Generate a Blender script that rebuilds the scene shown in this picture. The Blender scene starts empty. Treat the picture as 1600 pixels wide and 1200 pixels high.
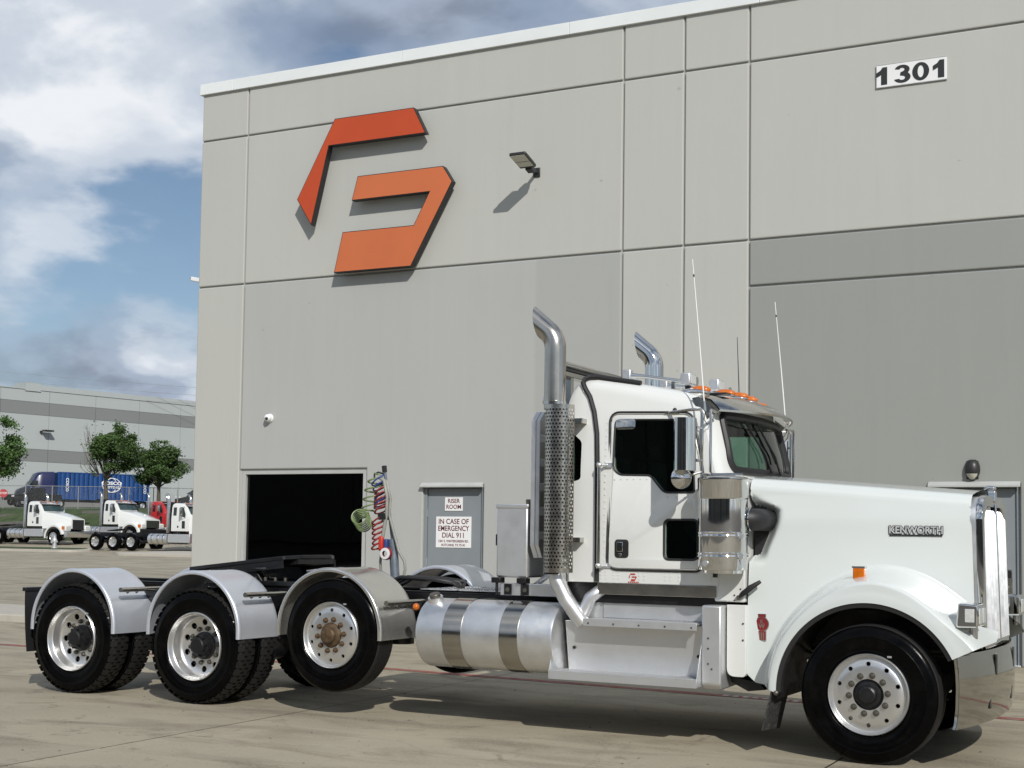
import bpy, bmesh, math, random
from mathutils import Vector, Matrix

rad = math.radians
pi = math.pi
sc = bpy.context.scene
col = sc.collection

# ------------------------------------------------------------------ camera
cam_d = bpy.data.cameras.new("camera")
cam_d.sensor_width = 36.0
cam_d.lens = 48.375
cam_d.shift_y = 0.0713
cam_d.clip_start = 0.1
cam_d.clip_end = 3000.0
cam = bpy.data.objects.new("camera", cam_d)
col.objects.link(cam)
cR = Vector((0.89368697, 0.44847091, 0.01405163))
cU = Vector((0.01373442, -0.05864458, 0.99818444))
cF = Vector((-0.44848074, 0.89187143, 0.05856938))
cam.matrix_world = Matrix(((cR.x, cU.x, -cF.x, 0.0), (cR.y, cU.y, -cF.y, 0.0), (cR.z, cU.z, -cF.z, 1.63), (0, 0, 0, 1)))
sc.camera = cam

# ------------------------------------------------------------------ sky and sun
SUN_TO = Vector((0.90, -1.0, 0.95)).normalized()
world = bpy.data.worlds.new("World")
sc.world = world
world.use_nodes = True
wn, wl = world.node_tree.nodes, world.node_tree.links
wn.clear()


def wnode(t, **k):
    n = wn.new(t)
    for a, b in k.items():
        setattr(n, a, b)
    return n


w_out = wnode("ShaderNodeOutputWorld")
w_sky = wnode("ShaderNodeTexSky", sky_type="NISHITA", sun_disc=False)
w_sky.sun_elevation = math.asin(SUN_TO.z)
w_sky.sun_rotation = math.atan2(SUN_TO.x, SUN_TO.y)
w_sky.air_density = 1.0
w_sky.dust_density = 0.15
w_sky.ozone_density = 2.0
w_bg = wnode("ShaderNodeBackground")
w_bg.inputs[1].default_value = 0.105
wl.new(w_sky.outputs[0], w_bg.inputs[0])
w_tc = wnode("ShaderNodeTexCoord")
w_sep = wnode("ShaderNodeSeparateXYZ")
wl.new(w_tc.outputs["Generated"], w_sep.inputs[0])


def wmath(op, a, b=None, clamp=False):
    n = wnode("ShaderNodeMath", operation=op, use_clamp=clamp)
    for i, v in enumerate((a, b)):
        if v is None:
            continue
        if isinstance(v, (int, float)):
            n.inputs[i].default_value = v
        else:
            wl.new(v, n.inputs[i])
    return n.outputs[0]


zc = wmath("MAXIMUM", w_sep.outputs[2], 0.0)
den = wmath("ADD", zc, 0.34)
px_ = wmath("DIVIDE", w_sep.outputs[0], den)
py_ = wmath("DIVIDE", w_sep.outputs[1], den)
w_cmb = wnode("ShaderNodeCombineXYZ")
wl.new(px_, w_cmb.inputs[0])
wl.new(py_, w_cmb.inputs[1])
CLOUD_OFF = (3.25, 1.7, 0.0)
w_map = wnode("ShaderNodeMapping")
w_map.inputs["Location"].default_value = CLOUD_OFF
wl.new(w_cmb.outputs[0], w_map.inputs[0])


def wnoise(scale, detail, rough, dist, off=(0, 0, 0)):
    m = wnode("ShaderNodeMapping")
    m.inputs["Location"].default_value = off
    wl.new(w_map.outputs[0], m.inputs[0])
    n = wnode("ShaderNodeTexNoise", noise_dimensions="3D")
    n.inputs["Scale"].default_value = scale
    n.inputs["Detail"].default_value = detail
    n.inputs["Roughness"].default_value = rough
    n.inputs["Distortion"].default_value = dist
    wl.new(m.outputs[0], n.inputs["Vector"])
    return n.outputs["Fac"]


def wramp(fac, stops):
    r = wnode("ShaderNodeValToRGB")
    r.color_ramp.interpolation = "EASE"
    el = r.color_ramp.elements
    while len(el) < len(stops):
        el.new(0.5)
    for e, (p, c) in zip(el, stops):
        e.position = p
        e.color = (c[0], c[1], c[2], 1)
    wl.new(fac, r.inputs[0])
    return r.outputs[0]


n_mask = wnoise(2.1, 10, 0.52, 0.15)
mask = wramp(n_mask, [(0.375, (0.03,) * 3), (0.46, (0.60,) * 3), (0.58, (1, 1, 1))])
n_shade = wnoise(3.2, 9, 0.52, 0.2, (5.2, 1.3, 0.4))
shade = wramp(n_shade, [(0.33, (0.36, 0.42, 0.54)), (0.45, (0.58, 0.68, 0.85)), (0.53, (0.88, 0.97, 1.10)), (0.62, (1.28, 1.32, 1.38))])
w_cl = wnode("ShaderNodeBackground")
w_cl.inputs[1].default_value = 0.95
wl.new(shade, w_cl.inputs[0])
w_mix = wnode("ShaderNodeMixShader")
wl.new(mask, w_mix.inputs[0])
wl.new(w_bg.outputs[0], w_mix.inputs[1])
wl.new(w_cl.outputs[0], w_mix.inputs[2])
wl.new(w_mix.outputs[0], w_out.inputs[0])

sun_d = bpy.data.lights.new("sun", "SUN")
sun_d.energy = 5.0
sun_d.angle = rad(0.6)
sun_d.color = (1.0, 0.965, 0.91)
sun = bpy.data.objects.new("sun", sun_d)
col.objects.link(sun)
sun.rotation_euler = SUN_TO.to_track_quat("Z", "Y").to_euler()
sun.location = (20, -20, 25)

sc.view_settings.view_transform = "Standard"
sc.view_settings.look = "None"
sc.view_settings.exposure = -0.50
sc.view_settings.gamma = 1.0
sc.view_settings.use_curve_mapping = False
sc.render.engine = "CYCLES"
sc.cycles.max_bounces = 8
sc.cycles.transparent_max_bounces = 16
sc.cycles.use_denoising = True

# ------------------------------------------------------------------ materials
MATS = {}


def mat(name, base, rough=0.5, metal=0.0, var=0.12, vscale=3.0, coat=0.0, bump=0.0, bscale=40.0, spec=0.5,
        rvar=0.0, dirt=None, dirt_amt=0.0, dirt_scale=2.0, emit=None, estr=0.0, stretch=(1, 1, 1), aniso=0.0):
    if name in MATS:
        return MATS[name]
    m = bpy.data.materials.new(name)
    m.use_nodes = True
    nt = m.node_tree
    N, L = nt.nodes, nt.links
    b = N["Principled BSDF"]
    tc = N.new("ShaderNodeTexCoord")
    mp = N.new("ShaderNodeMapping")
    mp.inputs["Scale"].default_value = stretch
    L.new(tc.outputs["Object"], mp.inputs[0])

    def noise(s, d=4, r=0.55):
        n = N.new("ShaderNodeTexNoise")
        n.inputs["Scale"].default_value = s
        n.inputs["Detail"].default_value = d
        n.inputs["Roughness"].default_value = r
        L.new(mp.outputs[0], n.inputs["Vector"])
        return n.outputs["Fac"]

    n1 = noise(vscale, 6, 0.6)
    rp = N.new("ShaderNodeValToRGB")
    e = rp.color_ramp.elements
    e[0].position, e[1].position = 0.3, 0.7
    e[0].color = tuple(max(0, c * (1 - var)) for c in base) + (1,)
    e[1].color = tuple(min(1, c * (1 + var)) for c in base) + (1,)
    L.new(n1, rp.inputs[0])
    c_out = rp.outputs[0]
    if dirt is not None:
        n2 = noise(dirt_scale, 8, 0.65)
        r2 = N.new("ShaderNodeValToRGB")
        r2.color_ramp.elements[0].position = 0.48
        r2.color_ramp.elements[1].position = 0.72
        r2.color_ramp.elements[0].color = (0, 0, 0, 1)
        r2.color_ramp.elements[1].color = (dirt_amt,) * 3 + (1,)
        L.new(n2, r2.inputs[0])
        mx = N.new("ShaderNodeMix")
        mx.data_type = "RGBA"
        L.new(r2.outputs[0], mx.inputs[0])
        L.new(c_out, mx.inputs[6])
        mx.inputs[7].default_value = tuple(dirt) + (1,)
        c_out = mx.outputs[2]
    L.new(c_out, b.inputs["Base Color"])
    b.inputs["Metallic"].default_value = metal
    b.inputs["Roughness"].default_value = rough
    b.inputs["Specular IOR Level"].default_value = spec
    if aniso:
        b.inputs["Anisotropic"].default_value = aniso
    if coat:
        b.inputs["Coat Weight"].default_value = coat
        b.inputs["Coat Roughness"].default_value = 0.03
    if rvar:
        mr = N.new("ShaderNodeMapRange")
        mr.inputs[1].default_value, mr.inputs[2].default_value = 0.3, 0.7
        mr.inputs[3].default_value = max(0.0, rough - rvar)
        mr.inputs[4].default_value = min(1.0, rough + rvar)
        L.new(noise(vscale * 1.7, 6, 0.6), mr.inputs[0])
        L.new(mr.outputs[0], b.inputs["Roughness"])
    if bump:
        bp = N.new("ShaderNodeBump")
        bp.inputs["Strength"].default_value = bump
        bp.inputs["Distance"].default_value = 0.01
        L.new(noise(bscale, 4, 0.6), bp.inputs["Height"])
        L.new(bp.outputs[0], b.inputs["Normal"])
    if emit is not None:
        b.inputs["Emission Color"].default_value = tuple(emit) + (1,)
        b.inputs["Emission Strength"].default_value = estr
    MATS[name] = m
    return m


def glass(name, tint, refl=1.0, rough=0.0):
    if name in MATS:
        return MATS[name]
    m = bpy.data.materials.new(name)
    m.use_nodes = True
    N, L = m.node_tree.nodes, m.node_tree.links
    N.clear()
    o = N.new("ShaderNodeOutputMaterial")
    t = N.new("ShaderNodeBsdfTransparent")
    t.inputs[0].default_value = tuple(tint) + (1,)
    g = N.new("ShaderNodeBsdfGlossy")
    g.inputs["Roughness"].default_value = rough
    g.inputs[0].default_value = (refl, refl, refl, 1)
    tc = N.new("ShaderNodeTexCoord")
    nz = N.new("ShaderNodeTexNoise")
    nz.inputs["Scale"].default_value = 1.2
    nz.inputs["Detail"].default_value = 1
    L.new(tc.outputs["Object"], nz.inputs["Vector"])
    bp = N.new("ShaderNodeBump")
    bp.inputs["Strength"].default_value = 0.05
    bp.inputs["Distance"].default_value = 0.02
    L.new(nz.outputs["Fac"], bp.inputs["Height"])
    L.new(bp.outputs[0], g.inputs["Normal"])
    geo = N.new("ShaderNodeNewGeometry")
    dt = N.new("ShaderNodeVectorMath")
    dt.operation = "DOT_PRODUCT"
    L.new(geo.outputs["Incoming"], dt.inputs[0])
    L.new(geo.outputs["Normal"], dt.inputs[1])

    def mth(op, a, b=None):
        q = N.new("ShaderNodeMath")
        q.operation = op
        for i, v in enumerate((a, b)):
            if v is None:
                continue
            if isinstance(v, (int, float)):
                q.inputs[i].default_value = v
            else:
                L.new(v, q.inputs[i])
        return q.outputs[0]

    fr = mth("ADD", mth("MULTIPLY", mth("POWER", mth("SUBTRACT", 1.0, mth("ABSOLUTE", dt.outputs["Value"])), 5.0), 0.95), 0.045)
    mx = N.new("ShaderNodeMixShader")
    L.new(fr, mx.inputs[0])
    L.new(t.outputs[0], mx.inputs[1])
    L.new(g.outputs[0], mx.inputs[2])
    L.new(mx.outputs[0], o.inputs[0])
    MATS[name] = m
    return m


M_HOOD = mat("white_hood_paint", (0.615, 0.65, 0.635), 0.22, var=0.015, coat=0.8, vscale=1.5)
M_WHITE = mat("white_truck_paint", (0.70, 0.71, 0.685), 0.22, var=0.015, coat=0.8, vscale=1.5)
M_CHROME = mat("chrome", (0.66, 0.66, 0.65), 0.06, 1.0, var=0.05, rvar=0.03, vscale=5)
M_CHROMED = mat("darkened_bumper_chrome", (0.44, 0.435, 0.41), 0.07, 1.0, var=0.06, rvar=0.04, vscale=5)  # base colour lowered so the bumper's reflections come out darker
M_STEEL = mat("polished_stainless", (0.58, 0.565, 0.53), 0.15, 1.0, var=0.08, rvar=0.06, vscale=4)
M_STACK = mat("warm_tinted_stainless", (0.52, 0.49, 0.435), 0.22, 1.0, var=0.10, rvar=0.06, vscale=4)  # warm brown put into the base colour for the reflected wall
M_STRAP = mat("dark_polished_strap", (0.40, 0.385, 0.355), 0.16, 1.0, var=0.08, rvar=0.04, vscale=4)
M_ALU = mat("bright_aluminium", (0.74, 0.75, 0.76), 0.40, 0.9, var=0.06, rvar=0.08, vscale=6, dirt=(0.45, 0.43, 0.40), dirt_amt=0.25, dirt_scale=4)
M_ALUF = mat("aluminium_fender", (0.66, 0.69, 0.74), 0.34, 0.6, var=0.05, rvar=0.05, vscale=3, dirt=(0.40, 0.41, 0.44), dirt_amt=0.35, dirt_scale=3)
M_ALUP = mat("polished_fender", (0.66, 0.65, 0.62), 0.20, 0.85, var=0.05, rvar=0.05, vscale=3, dirt=(0.35, 0.34, 0.31), dirt_amt=0.3, dirt_scale=3)
M_RIM = mat("machined_rim", (0.66, 0.66, 0.65), 0.30, 0.85, var=0.04, rvar=0.03, vscale=4)
M_STEP = mat("silver_step_plate", (0.66, 0.67, 0.68), 0.42, 0.75, var=0.05, rvar=0.06, vscale=5, dirt=(0.42, 0.41, 0.39), dirt_amt=0.25, dirt_scale=5)
M_TYRE = mat("dressed_rubber", (0.0015, 0.0015, 0.0017), 0.22, var=0.2, rvar=0.08, vscale=5, bump=0.06, bscale=60, spec=0.09, dirt=(0.008, 0.0075, 0.007), dirt_amt=0.5, dirt_scale=6)
M_TREAD = mat("tread_rubber", (0.007, 0.0065, 0.006), 0.65, var=0.3, vscale=20, bump=0.3, bscale=90)
M_BLACK = mat("black_chassis", (0.006, 0.006, 0.007), 0.40, var=0.3, rvar=0.12, vscale=6, bump=0.2, bscale=30)
M_RUBBER = mat("black_rubber_trim", (0.014, 0.014, 0.015), 0.5, var=0.2)
M_FLAP = mat("mudflap_rubber", (0.03, 0.03, 0.03), 0.7, var=0.4, vscale=18, dirt=(0.16, 0.15, 0.13), dirt_amt=0.6, dirt_scale=30)
M_RUST = mat("rusty_hub", (0.085, 0.052, 0.026), 0.6, 0.3, var=0.4, vscale=25, dirt=(0.17, 0.115, 0.065), dirt_amt=0.6, dirt_scale=30)
M_NUT = mat("dull_lug_nut", (0.16, 0.15, 0.13), 0.45, 0.8, var=0.3, vscale=40)
M_AMBER = mat("amber_lens", (0.55, 0.13, 0.008), 0.15, var=0.15, vscale=30, coat=0.5)
M_LENS = mat("clear_lens", (0.75, 0.76, 0.74), 0.12, 0.3, var=0.12, vscale=40, coat=0.8)
M_INTERIOR = mat("cab_interior", (0.022, 0.022, 0.023), 0.8, var=0.25)
M_SEAT = mat("seat_fabric", (0.045, 0.045, 0.05), 0.9, var=0.25, vscale=20)
M_MAROON = mat("maroon_enamel", (0.20, 0.018, 0.022), 0.2, var=0.1, coat=0.5)
M_BADGE = mat("badge_black", (0.02, 0.02, 0.02), 0.3, var=0.1)
M_GLASS_W = glass("windshield_glass", (0.60, 0.80, 0.72))
M_GLASS_S = glass("side_glass", (0.50, 0.64, 0.58))
M_GLASS_B = glass("building_glass", (0.26, 0.30, 0.29))


# ------------------------------------------------------------------ mesh helpers
class MB:
    def __init__(s):
        s.v, s.f = [], []

    def add(s, vs, fs):
        o = len(s.v)
        s.v += [tuple(p) for p in vs]
        s.f += [tuple(i + o for i in f) for f in fs]
        return s

    def box(s, x0, x1, y0, y1, z0, z1, M=None):
        vs = [Vector((x, y, z)) for z in (z0, z1) for y in (y0, y1) for x in (x0, x1)]
        if M is not None:
            vs = [M @ p for p in vs]
        return s.add(vs, [(0, 2, 3, 1), (4, 5, 7, 6), (0, 1, 5, 4), (2, 6, 7, 3), (0, 4, 6, 2), (1, 3, 7, 5)])

    def ring_basis(s, d):
        d = Vector(d).normalized()
        a = Vector((0, 0, 1)) if abs(d.z) < 0.9 else Vector((1, 0, 0))
        u = d.cross(a).normalized()
        return u, d.cross(u).normalized()

    def cyl(s, p0, p1, r0, r1=None, seg=16, caps=True):
        r1 = r0 if r1 is None else r1
        p0, p1 = Vector(p0), Vector(p1)
        u, w = s.ring_basis(p1 - p0)
        vs = []
        for p, r in ((p0, r0), (p1, r1)):
            vs += [p + (u * math.cos(2 * pi * i / seg) + w * math.sin(2 * pi * i / seg)) * r for i in range(seg)]
        fs = [(i, (i + 1) % seg, seg + (i + 1) % seg, seg + i) for i in range(seg)]
        if caps:
            fs += [tuple(range(seg))[::-1], tuple(range(seg, 2 * seg))]
        return s.add(vs, fs)

    def tube(s, pts, r, seg=8, closed=False, caps=True):
        pts = [Vector(p) for p in pts]
        n = len(pts)
        vs, fs = [], []
        up = None
        for i, p in enumerate(pts):
            a = pts[(i - 1) % n] if (i or closed) else p
            b = pts[(i + 1) % n] if (i < n - 1 or closed) else p
            d = (b - a).normalized()
            if up is None:
                u, w = s.ring_basis(d)
            else:
                u = (up - d * up.dot(d)).normalized()
                w = d.cross(u).normalized()
            up = u
            rr = r[i] if isinstance(r, (list, tuple)) else r
            vs += [p + (u * math.cos(2 * pi * k / seg) + w * math.sin(2 * pi * k / seg)) * rr for k in range(seg)]
        m = n if closed else n - 1
        for i in range(m):
            a, b = i * seg, ((i + 1) % n) * seg
            fs += [(a + k, a + (k + 1) % seg, b + (k + 1) % seg, b + k) for k in range(seg)]
        if caps and not closed:
            fs += [tuple(range(seg))[::-1], tuple(range((n - 1) * seg, n * seg))]
        return s.add(vs, fs)

    def lathe(s, prof, org=(0, 0, 0), axis="y", seg=48, closed=False):
        o = Vector(org)
        vs, fs = [], []
        n = len(prof)
        for i in range(seg):
            a = 2 * pi * i / seg
            c, d = math.cos(a), math.sin(a)
            for r, h in prof:
                if axis == "y":
                    vs.append(o + Vector((r * c, h, r * d)))
                elif axis == "z":
                    vs.append(o + Vector((r * c, r * d, h)))
                else:
                    vs.append(o + Vector((h, r * c, r * d)))
        for i in range(seg):
            j = (i + 1) % seg
            for k in range(n if closed else n - 1):
                l = (k + 1) % n
                fs.append((i * n + k, i * n + l, j * n + l, j * n + k))
        return s.add(vs, fs)

    def prism(s, poly, t0, t1, plane="xz"):
        n = len(poly)

        def P(a, b, t):
            return {"xz": (a, t, b), "xy": (a, b, t), "yz": (t, a, b)}[plane]

        vs = [P(a, b, t0) for a, b in poly] + [P(a, b, t1) for a, b in poly]
        fs = [tuple(range(n)), tuple(range(2 * n - 1, n - 1, -1))]
        fs += [(i, n + i, n + (i + 1) % n, (i + 1) % n) for i in range(n)]
        return s.add(vs, fs)

    def grid(s, rows, close_u=False):
        nu, nv = len(rows), len(rows[0])
        vs = [p for r in rows for p in r]
        fs = []
        for i in range(nu if close_u else nu - 1):
            j = (i + 1) % nu
            for k in range(nv - 1):
                fs.append((i * nv + k, i * nv + k + 1, j * nv + k + 1, j * nv + k))
        return s.add(vs, fs)

    def ball(s, c, r, seg=12, rings=8, sc3=(1, 1, 1)):
        c = Vector(c)
        rows = []
        for i in range(rings + 1):
            t = pi * i / rings
            rows.append([c + Vector((math.sin(t) * math.cos(2 * pi * k / seg) * r * sc3[0], math.sin(t) * math.sin(2 * pi * k / seg) * r * sc3[1], math.cos(t) * r * sc3[2])) for k in range(seg + 1)])
        return s.grid(rows)

    def xf(s, M, start=0):
        s.v[start:] = [tuple(M @ Vector(p)) for p in s.v[start:]]
        return s

    def mesh(s, name, m, smooth=35, merge=True):
        me = bpy.data.meshes.new(name)
        me.from_pydata(s.v, [], s.f)
        bm = bmesh.new()
        bm.from_mesh(me)
        if merge:
            bmesh.ops.remove_doubles(bm, verts=bm.verts, dist=1e-5)
        bmesh.ops.recalc_face_normals(bm, faces=bm.faces)
        bm.to_mesh(me)
        bm.free()
        if m is not None:
            me.materials.append(m)
        if smooth:
            me.shade_smooth()
            me.set_sharp_from_angle(angle=rad(smooth))
        return me

    def build(s, name, m, parent=None, smooth=35, bevel=0.0, merge=True, label=None):
        return link(name, s.mesh(name, m, smooth, merge), parent, bevel, label)


def link(name, me, parent=None, bevel=0.0, label=None):
    o = bpy.data.objects.new(name, me)
    col.objects.link(o)
    if parent is not None:
        o.parent = parent
    if bevel:
        b = o.modifiers.new("bevel", "BEVEL")
        b.width = bevel
        b.segments = 2
        b.limit_method = "ANGLE"
        b.angle_limit = rad(40)
    if label:
        o["label"] = label
    return o


def tag(o, label, cat, group=None, kind=None):
    o["label"] = label
    if cat:
        o["category"] = cat
    if group:
        o["group"] = group
    if kind:
        o["kind"] = kind
    return o


def structure(o, label=None):
    o["kind"] = "structure"
    if label:
        o["label"] = label
    return o


def empty(name, loc=(0, 0, 0), rz=0.0, parent=None):
    o = bpy.data.objects.new(name, None)
    o.empty_display_size = 0.2
    col.objects.link(o)
    o.location = loc
    o.rotation_euler = (0, 0, rz)
    if parent is not None:
        o.parent = parent
    return o


def copy_tree(o, parent=None, loc=None, rz=None):
    c = o.copy()
    col.objects.link(c)
    if parent is not None:
        c.parent = parent
    if loc is not None:
        c.location = loc
    if rz is not None:
        c.rotation_euler = (0, 0, rz)
    for ch in list(o.children):
        copy_tree(ch, c)
    return c


def rpoly(pts, r, n=5):
    """a polygon with rounded corners; r a number or one per corner"""
    out = []
    m = len(pts)
    for i in range(m):
        p = Vector(pts[i])
        a = (Vector(pts[i - 1]) - p)
        b = (Vector(pts[(i + 1) % m]) - p)
        rr = r[i] if isinstance(r, (list, tuple)) else r
        rr = min(rr, a.length * 0.49, b.length * 0.49)
        if rr <= 1e-5:
            out.append(tuple(p))
            continue
        pa, pb = p + a.normalized() * rr, p + b.normalized() * rr
        for k in range(n + 1):
            t = k / n
            out.append(tuple(pa * (1 - t) ** 2 + p * 2 * t * (1 - t) + pb * t * t))
    return out


def plate(outline, holes, t, bevel=0.0):
    """flat plate with holes in the xy plane, z from -t/2 to t/2 -> (verts, faces)"""
    cu = bpy.data.curves.new("tmp", "CURVE")
    cu.dimensions = "2D"
    cu.fill_mode = "BOTH"
    cu.extrude = max(t / 2 - bevel, 0.0005)
    cu.bevel_depth = bevel
    cu.bevel_resolution = 1
    for loop in [outline] + list(holes):
        sp = cu.splines.new("POLY")
        sp.points.add(len(loop) - 1)
        for q, (a, b) in zip(sp.points, loop):
            q.co = (a, b, 0, 1)
        sp.use_cyclic_u = True
    o = bpy.data.objects.new("tmp", cu)
    me = bpy.data.meshes.new_from_object(o)
    vs = [tuple(v.co) for v in me.vertices]
    fs = [tuple(p.vertices) for p in me.polygons]
    bpy.data.objects.remove(o)
    bpy.data.curves.remove(cu)
    bpy.data.meshes.remove(me)
    return vs, fs


def circle(cx, cy, r, n=16):
    return [(cx + r * math.cos(2 * pi * i / n), cy + r * math.sin(2 * pi * i / n)) for i in range(n)]


def text_mesh(body, size, extrude=0.0, offset=0.0, align="CENTER", spacing=1.0, wx=1.0):
    cu = bpy.data.curves.new("tmp", "FONT")
    cu.body = body
    cu.size = size
    cu.extrude = extrude
    cu.offset = offset
    cu.align_x = align
    cu.align_y = "CENTER"
    cu.space_character = spacing
    cu.resolution_u = 4
    o = bpy.data.objects.new("tmp", cu)
    me = bpy.data.meshes.new_from_object(o)
    vs = [(v.co.x * wx, v.co.y, v.co.z) for v in me.vertices]
    fs = [tuple(p.vertices) for p in me.polygons]
    bpy.data.objects.remove(o)
    bpy.data.curves.remove(cu)
    bpy.data.meshes.remove(me)
    return vs, fs


def wall_xf(x, y, z, t=0.0):
    """maps (u, v, w) -> facing -y : u along x, v up, w out towards -y"""
    return Matrix(((1, 0, 0, x), (0, 0, -1, y), (0, 1, 0, z), (0, 0, 0, 1)))


def outward(me):
    bm = bmesh.new()
    bm.from_mesh(me)
    bmesh.ops.triangulate(bm, faces=bm.faces)
    if bm.calc_volume(signed=True) < 0:
        bmesh.ops.reverse_faces(bm, faces=bm.faces)
    bm.to_mesh(me)
    bm.free()


def boolean(a, cutters, op="DIFFERENCE"):
    """mesh a minus cutters (meshes) -> mesh"""
    for m_ in [a] + list(cutters):
        outward(m_)
    oa = bpy.data.objects.new("tmp_a", a)
    col.objects.link(oa)
    tmp = []
    for c in cutters:
        oc = bpy.data.objects.new("tmp_c", c)
        col.objects.link(oc)
        md = oa.modifiers.new("b", "BOOLEAN")
        md.operation = op
        md.object = oc
        md.solver = "MANIFOLD"
        tmp.append(oc)
    dg = bpy.context.evaluated_depsgraph_get()
    me = bpy.data.meshes.new_from_object(oa.evaluated_get(dg))
    for o in tmp + [oa]:
        bpy.data.objects.remove(o)
    return me


def lerp(a, b, t):
    return a + (b - a) * t


def interp(x, tab):
    if x <= tab[0][0]:
        return tab[0][1]
    for (a, b), (c, d) in zip(tab, tab[1:]):
        if x <= c:
            return b + (d - b) * (x - a) / (c - a)
    return tab[-1][1]


def smooth01(t):
    t = max(0.0, min(1.0, t))
    return t * t * (3 - 2 * t)

# ================================================================== SETTING: ground
ZT = [(-400, 0), (30, 0), (62, 0.42), (67, 0.70), (72, 0.95), (77.5, 1.0), (86, 3.4), (98, 3.8), (106, 4.1), (130, 4.2), (300, 4.6), (2500, 4.6)]


def zf(y):
    return interp(y, ZT)


def concrete_mat(name, base, dark, stain=1.0):
    m = bpy.data.materials.new(name)
    m.use_nodes = True
    N, L = m.node_tree.nodes, m.node_tree.links
    b = N["Principled BSDF"]
    geo = N.new("ShaderNodeNewGeometry")
    oi = N.new("ShaderNodeObjectInfo")

    def noise(scale, d=6, r=0.6, dist=0.0, stretch=None):
        n = N.new("ShaderNodeTexNoise")
        n.inputs["Scale"].default_value = scale
        n.inputs["Detail"].default_value = d
        n.inputs["Roughness"].default_value = r
        n.inputs["Distortion"].default_value = dist
        if stretch:
            mp = N.new("ShaderNodeMapping")
            mp.inputs["Scale"].default_value = stretch
            L.new(geo.outputs["Position"], mp.inputs[0])
            L.new(mp.outputs[0], n.inputs["Vector"])
        else:
            L.new(geo.outputs["Position"], n.inputs["Vector"])
        return n.outputs["Fac"]

    def ramp(f, p0, p1, c0, c1):
        r = N.new("ShaderNodeValToRGB")
        r.color_ramp.elements[0].position, r.color_ramp.elements[1].position = p0, p1
        r.color_ramp.elements[0].color = tuple(c0) + (1,)
        r.color_ramp.elements[1].color = tuple(c1) + (1,)
        L.new(f, r.inputs[0])
        return r.outputs[0]

    def mix(f, a, c, mode="MIX"):
        x = N.new("ShaderNodeMix")
        x.data_type = "RGBA"
        x.blend_type = mode
        if isinstance(f, float):
            x.inputs[0].default_value = f
        else:
            L.new(f, x.inputs[0])
        for i, q in ((6, a), (7, c)):
            if isinstance(q, tuple):
                x.inputs[i].default_value = q + (1,)
            else:
                L.new(q, x.inputs[i])
        return x.outputs[2]

    c = ramp(noise(0.55, 8, 0.65), 0.3, 0.7, tuple(v * 0.84 for v in base), tuple(v * 1.10 for v in base))
    c = mix(ramp(noise(1.0, 7, 0.6, 0.6, (0.6, 1.7, 1)), 0.47, 0.70, (0, 0, 0), (0.60 * stain,) * 3), c, dark)          # tyre drag streaks
    c = mix(ramp(noise(2.2, 6, 0.7, 0.8), 0.57, 0.70, (0, 0, 0), (0.5 * stain,) * 3), c, tuple(v * 0.75 for v in dark))    # oil spots
    c = mix(ramp(noise(0.16, 5, 0.6, 0.4), 0.52, 0.68, (0, 0, 0), (0.30 * stain,) * 3), c, tuple(v * 0.62 for v in base))     # broad grimy areas
    c = mix(ramp(noise(9.0, 4, 0.6), 0.66, 0.72, (0, 0, 0), (0.45 * stain,) * 3), c, tuple(v * 0.55 for v in base))           # drips
    c = mix(ramp(noise(1.6, 6, 0.6, 0.5, (0.35, 2.2, 1)), 0.60, 0.74, (0, 0, 0), (0.20 * stain,) * 3), c, tuple(v * 1.3 for v in base))  # pale scuffs
    c = mix(ramp(noise(38, 3, 0.5), 0.35, 0.65, (0, 0, 0), (0.35,) * 3), c, tuple(v * 1.25 for v in base))
    c = mix(ramp(noise(140, 2, 0.5), 0.62, 0.70, (0, 0, 0), (0.45,) * 3), c, tuple(v * 0.5 for v in base))
    vo = N.new("ShaderNodeTexVoronoi")
    vo.feature = "DISTANCE_TO_EDGE"
    vo.inputs["Scale"].default_value = 0.17
    wob = N.new("ShaderNodeVectorMath")
    wob.operation = "ADD"
    nw = N.new("ShaderNodeTexNoise")
    nw.inputs["Scale"].default_value = 0.8
    nw.inputs["Detail"].default_value = 6
    L.new(geo.outputs["Position"], nw.inputs["Vector"])
    L.new(geo.outputs["Position"], wob.inputs[0])
    L.new(nw.outputs["Color"], wob.inputs[1])
    L.new(wob.outputs[0], vo.inputs["Vector"])
    crack = ramp(vo.outputs["Distance"], 0.0, 0.0012, (0.22,) * 3, (0, 0, 0))
    c = mix(crack, c, tuple(v * 0.45 for v in base))
    tone = N.new("ShaderNodeMapRange")
    tone.inputs[3].default_value, tone.inputs[4].default_value = 0.93, 1.06
    L.new(oi.outputs["Random"], tone.inputs[0])
    mul = N.new("ShaderNodeVectorMath")
    mul.operation = "SCALE"
    L.new(c, mul.inputs[0])
    L.new(tone.outputs[0], mul.inputs["Scale"])
    L.new(mul.outputs[0], b.inputs["Base Color"])
    b.inputs["Roughness"].default_value = 0.82
    bp = N.new("ShaderNodeBump")
    bp.inputs["Strength"].default_value = 0.35
    bp.inputs["Distance"].default_value = 0.004
    L.new(noise(60, 5, 0.7), bp.inputs["Height"])
    L.new(bp.outputs[0], b.inputs["Normal"])
    return m


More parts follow.
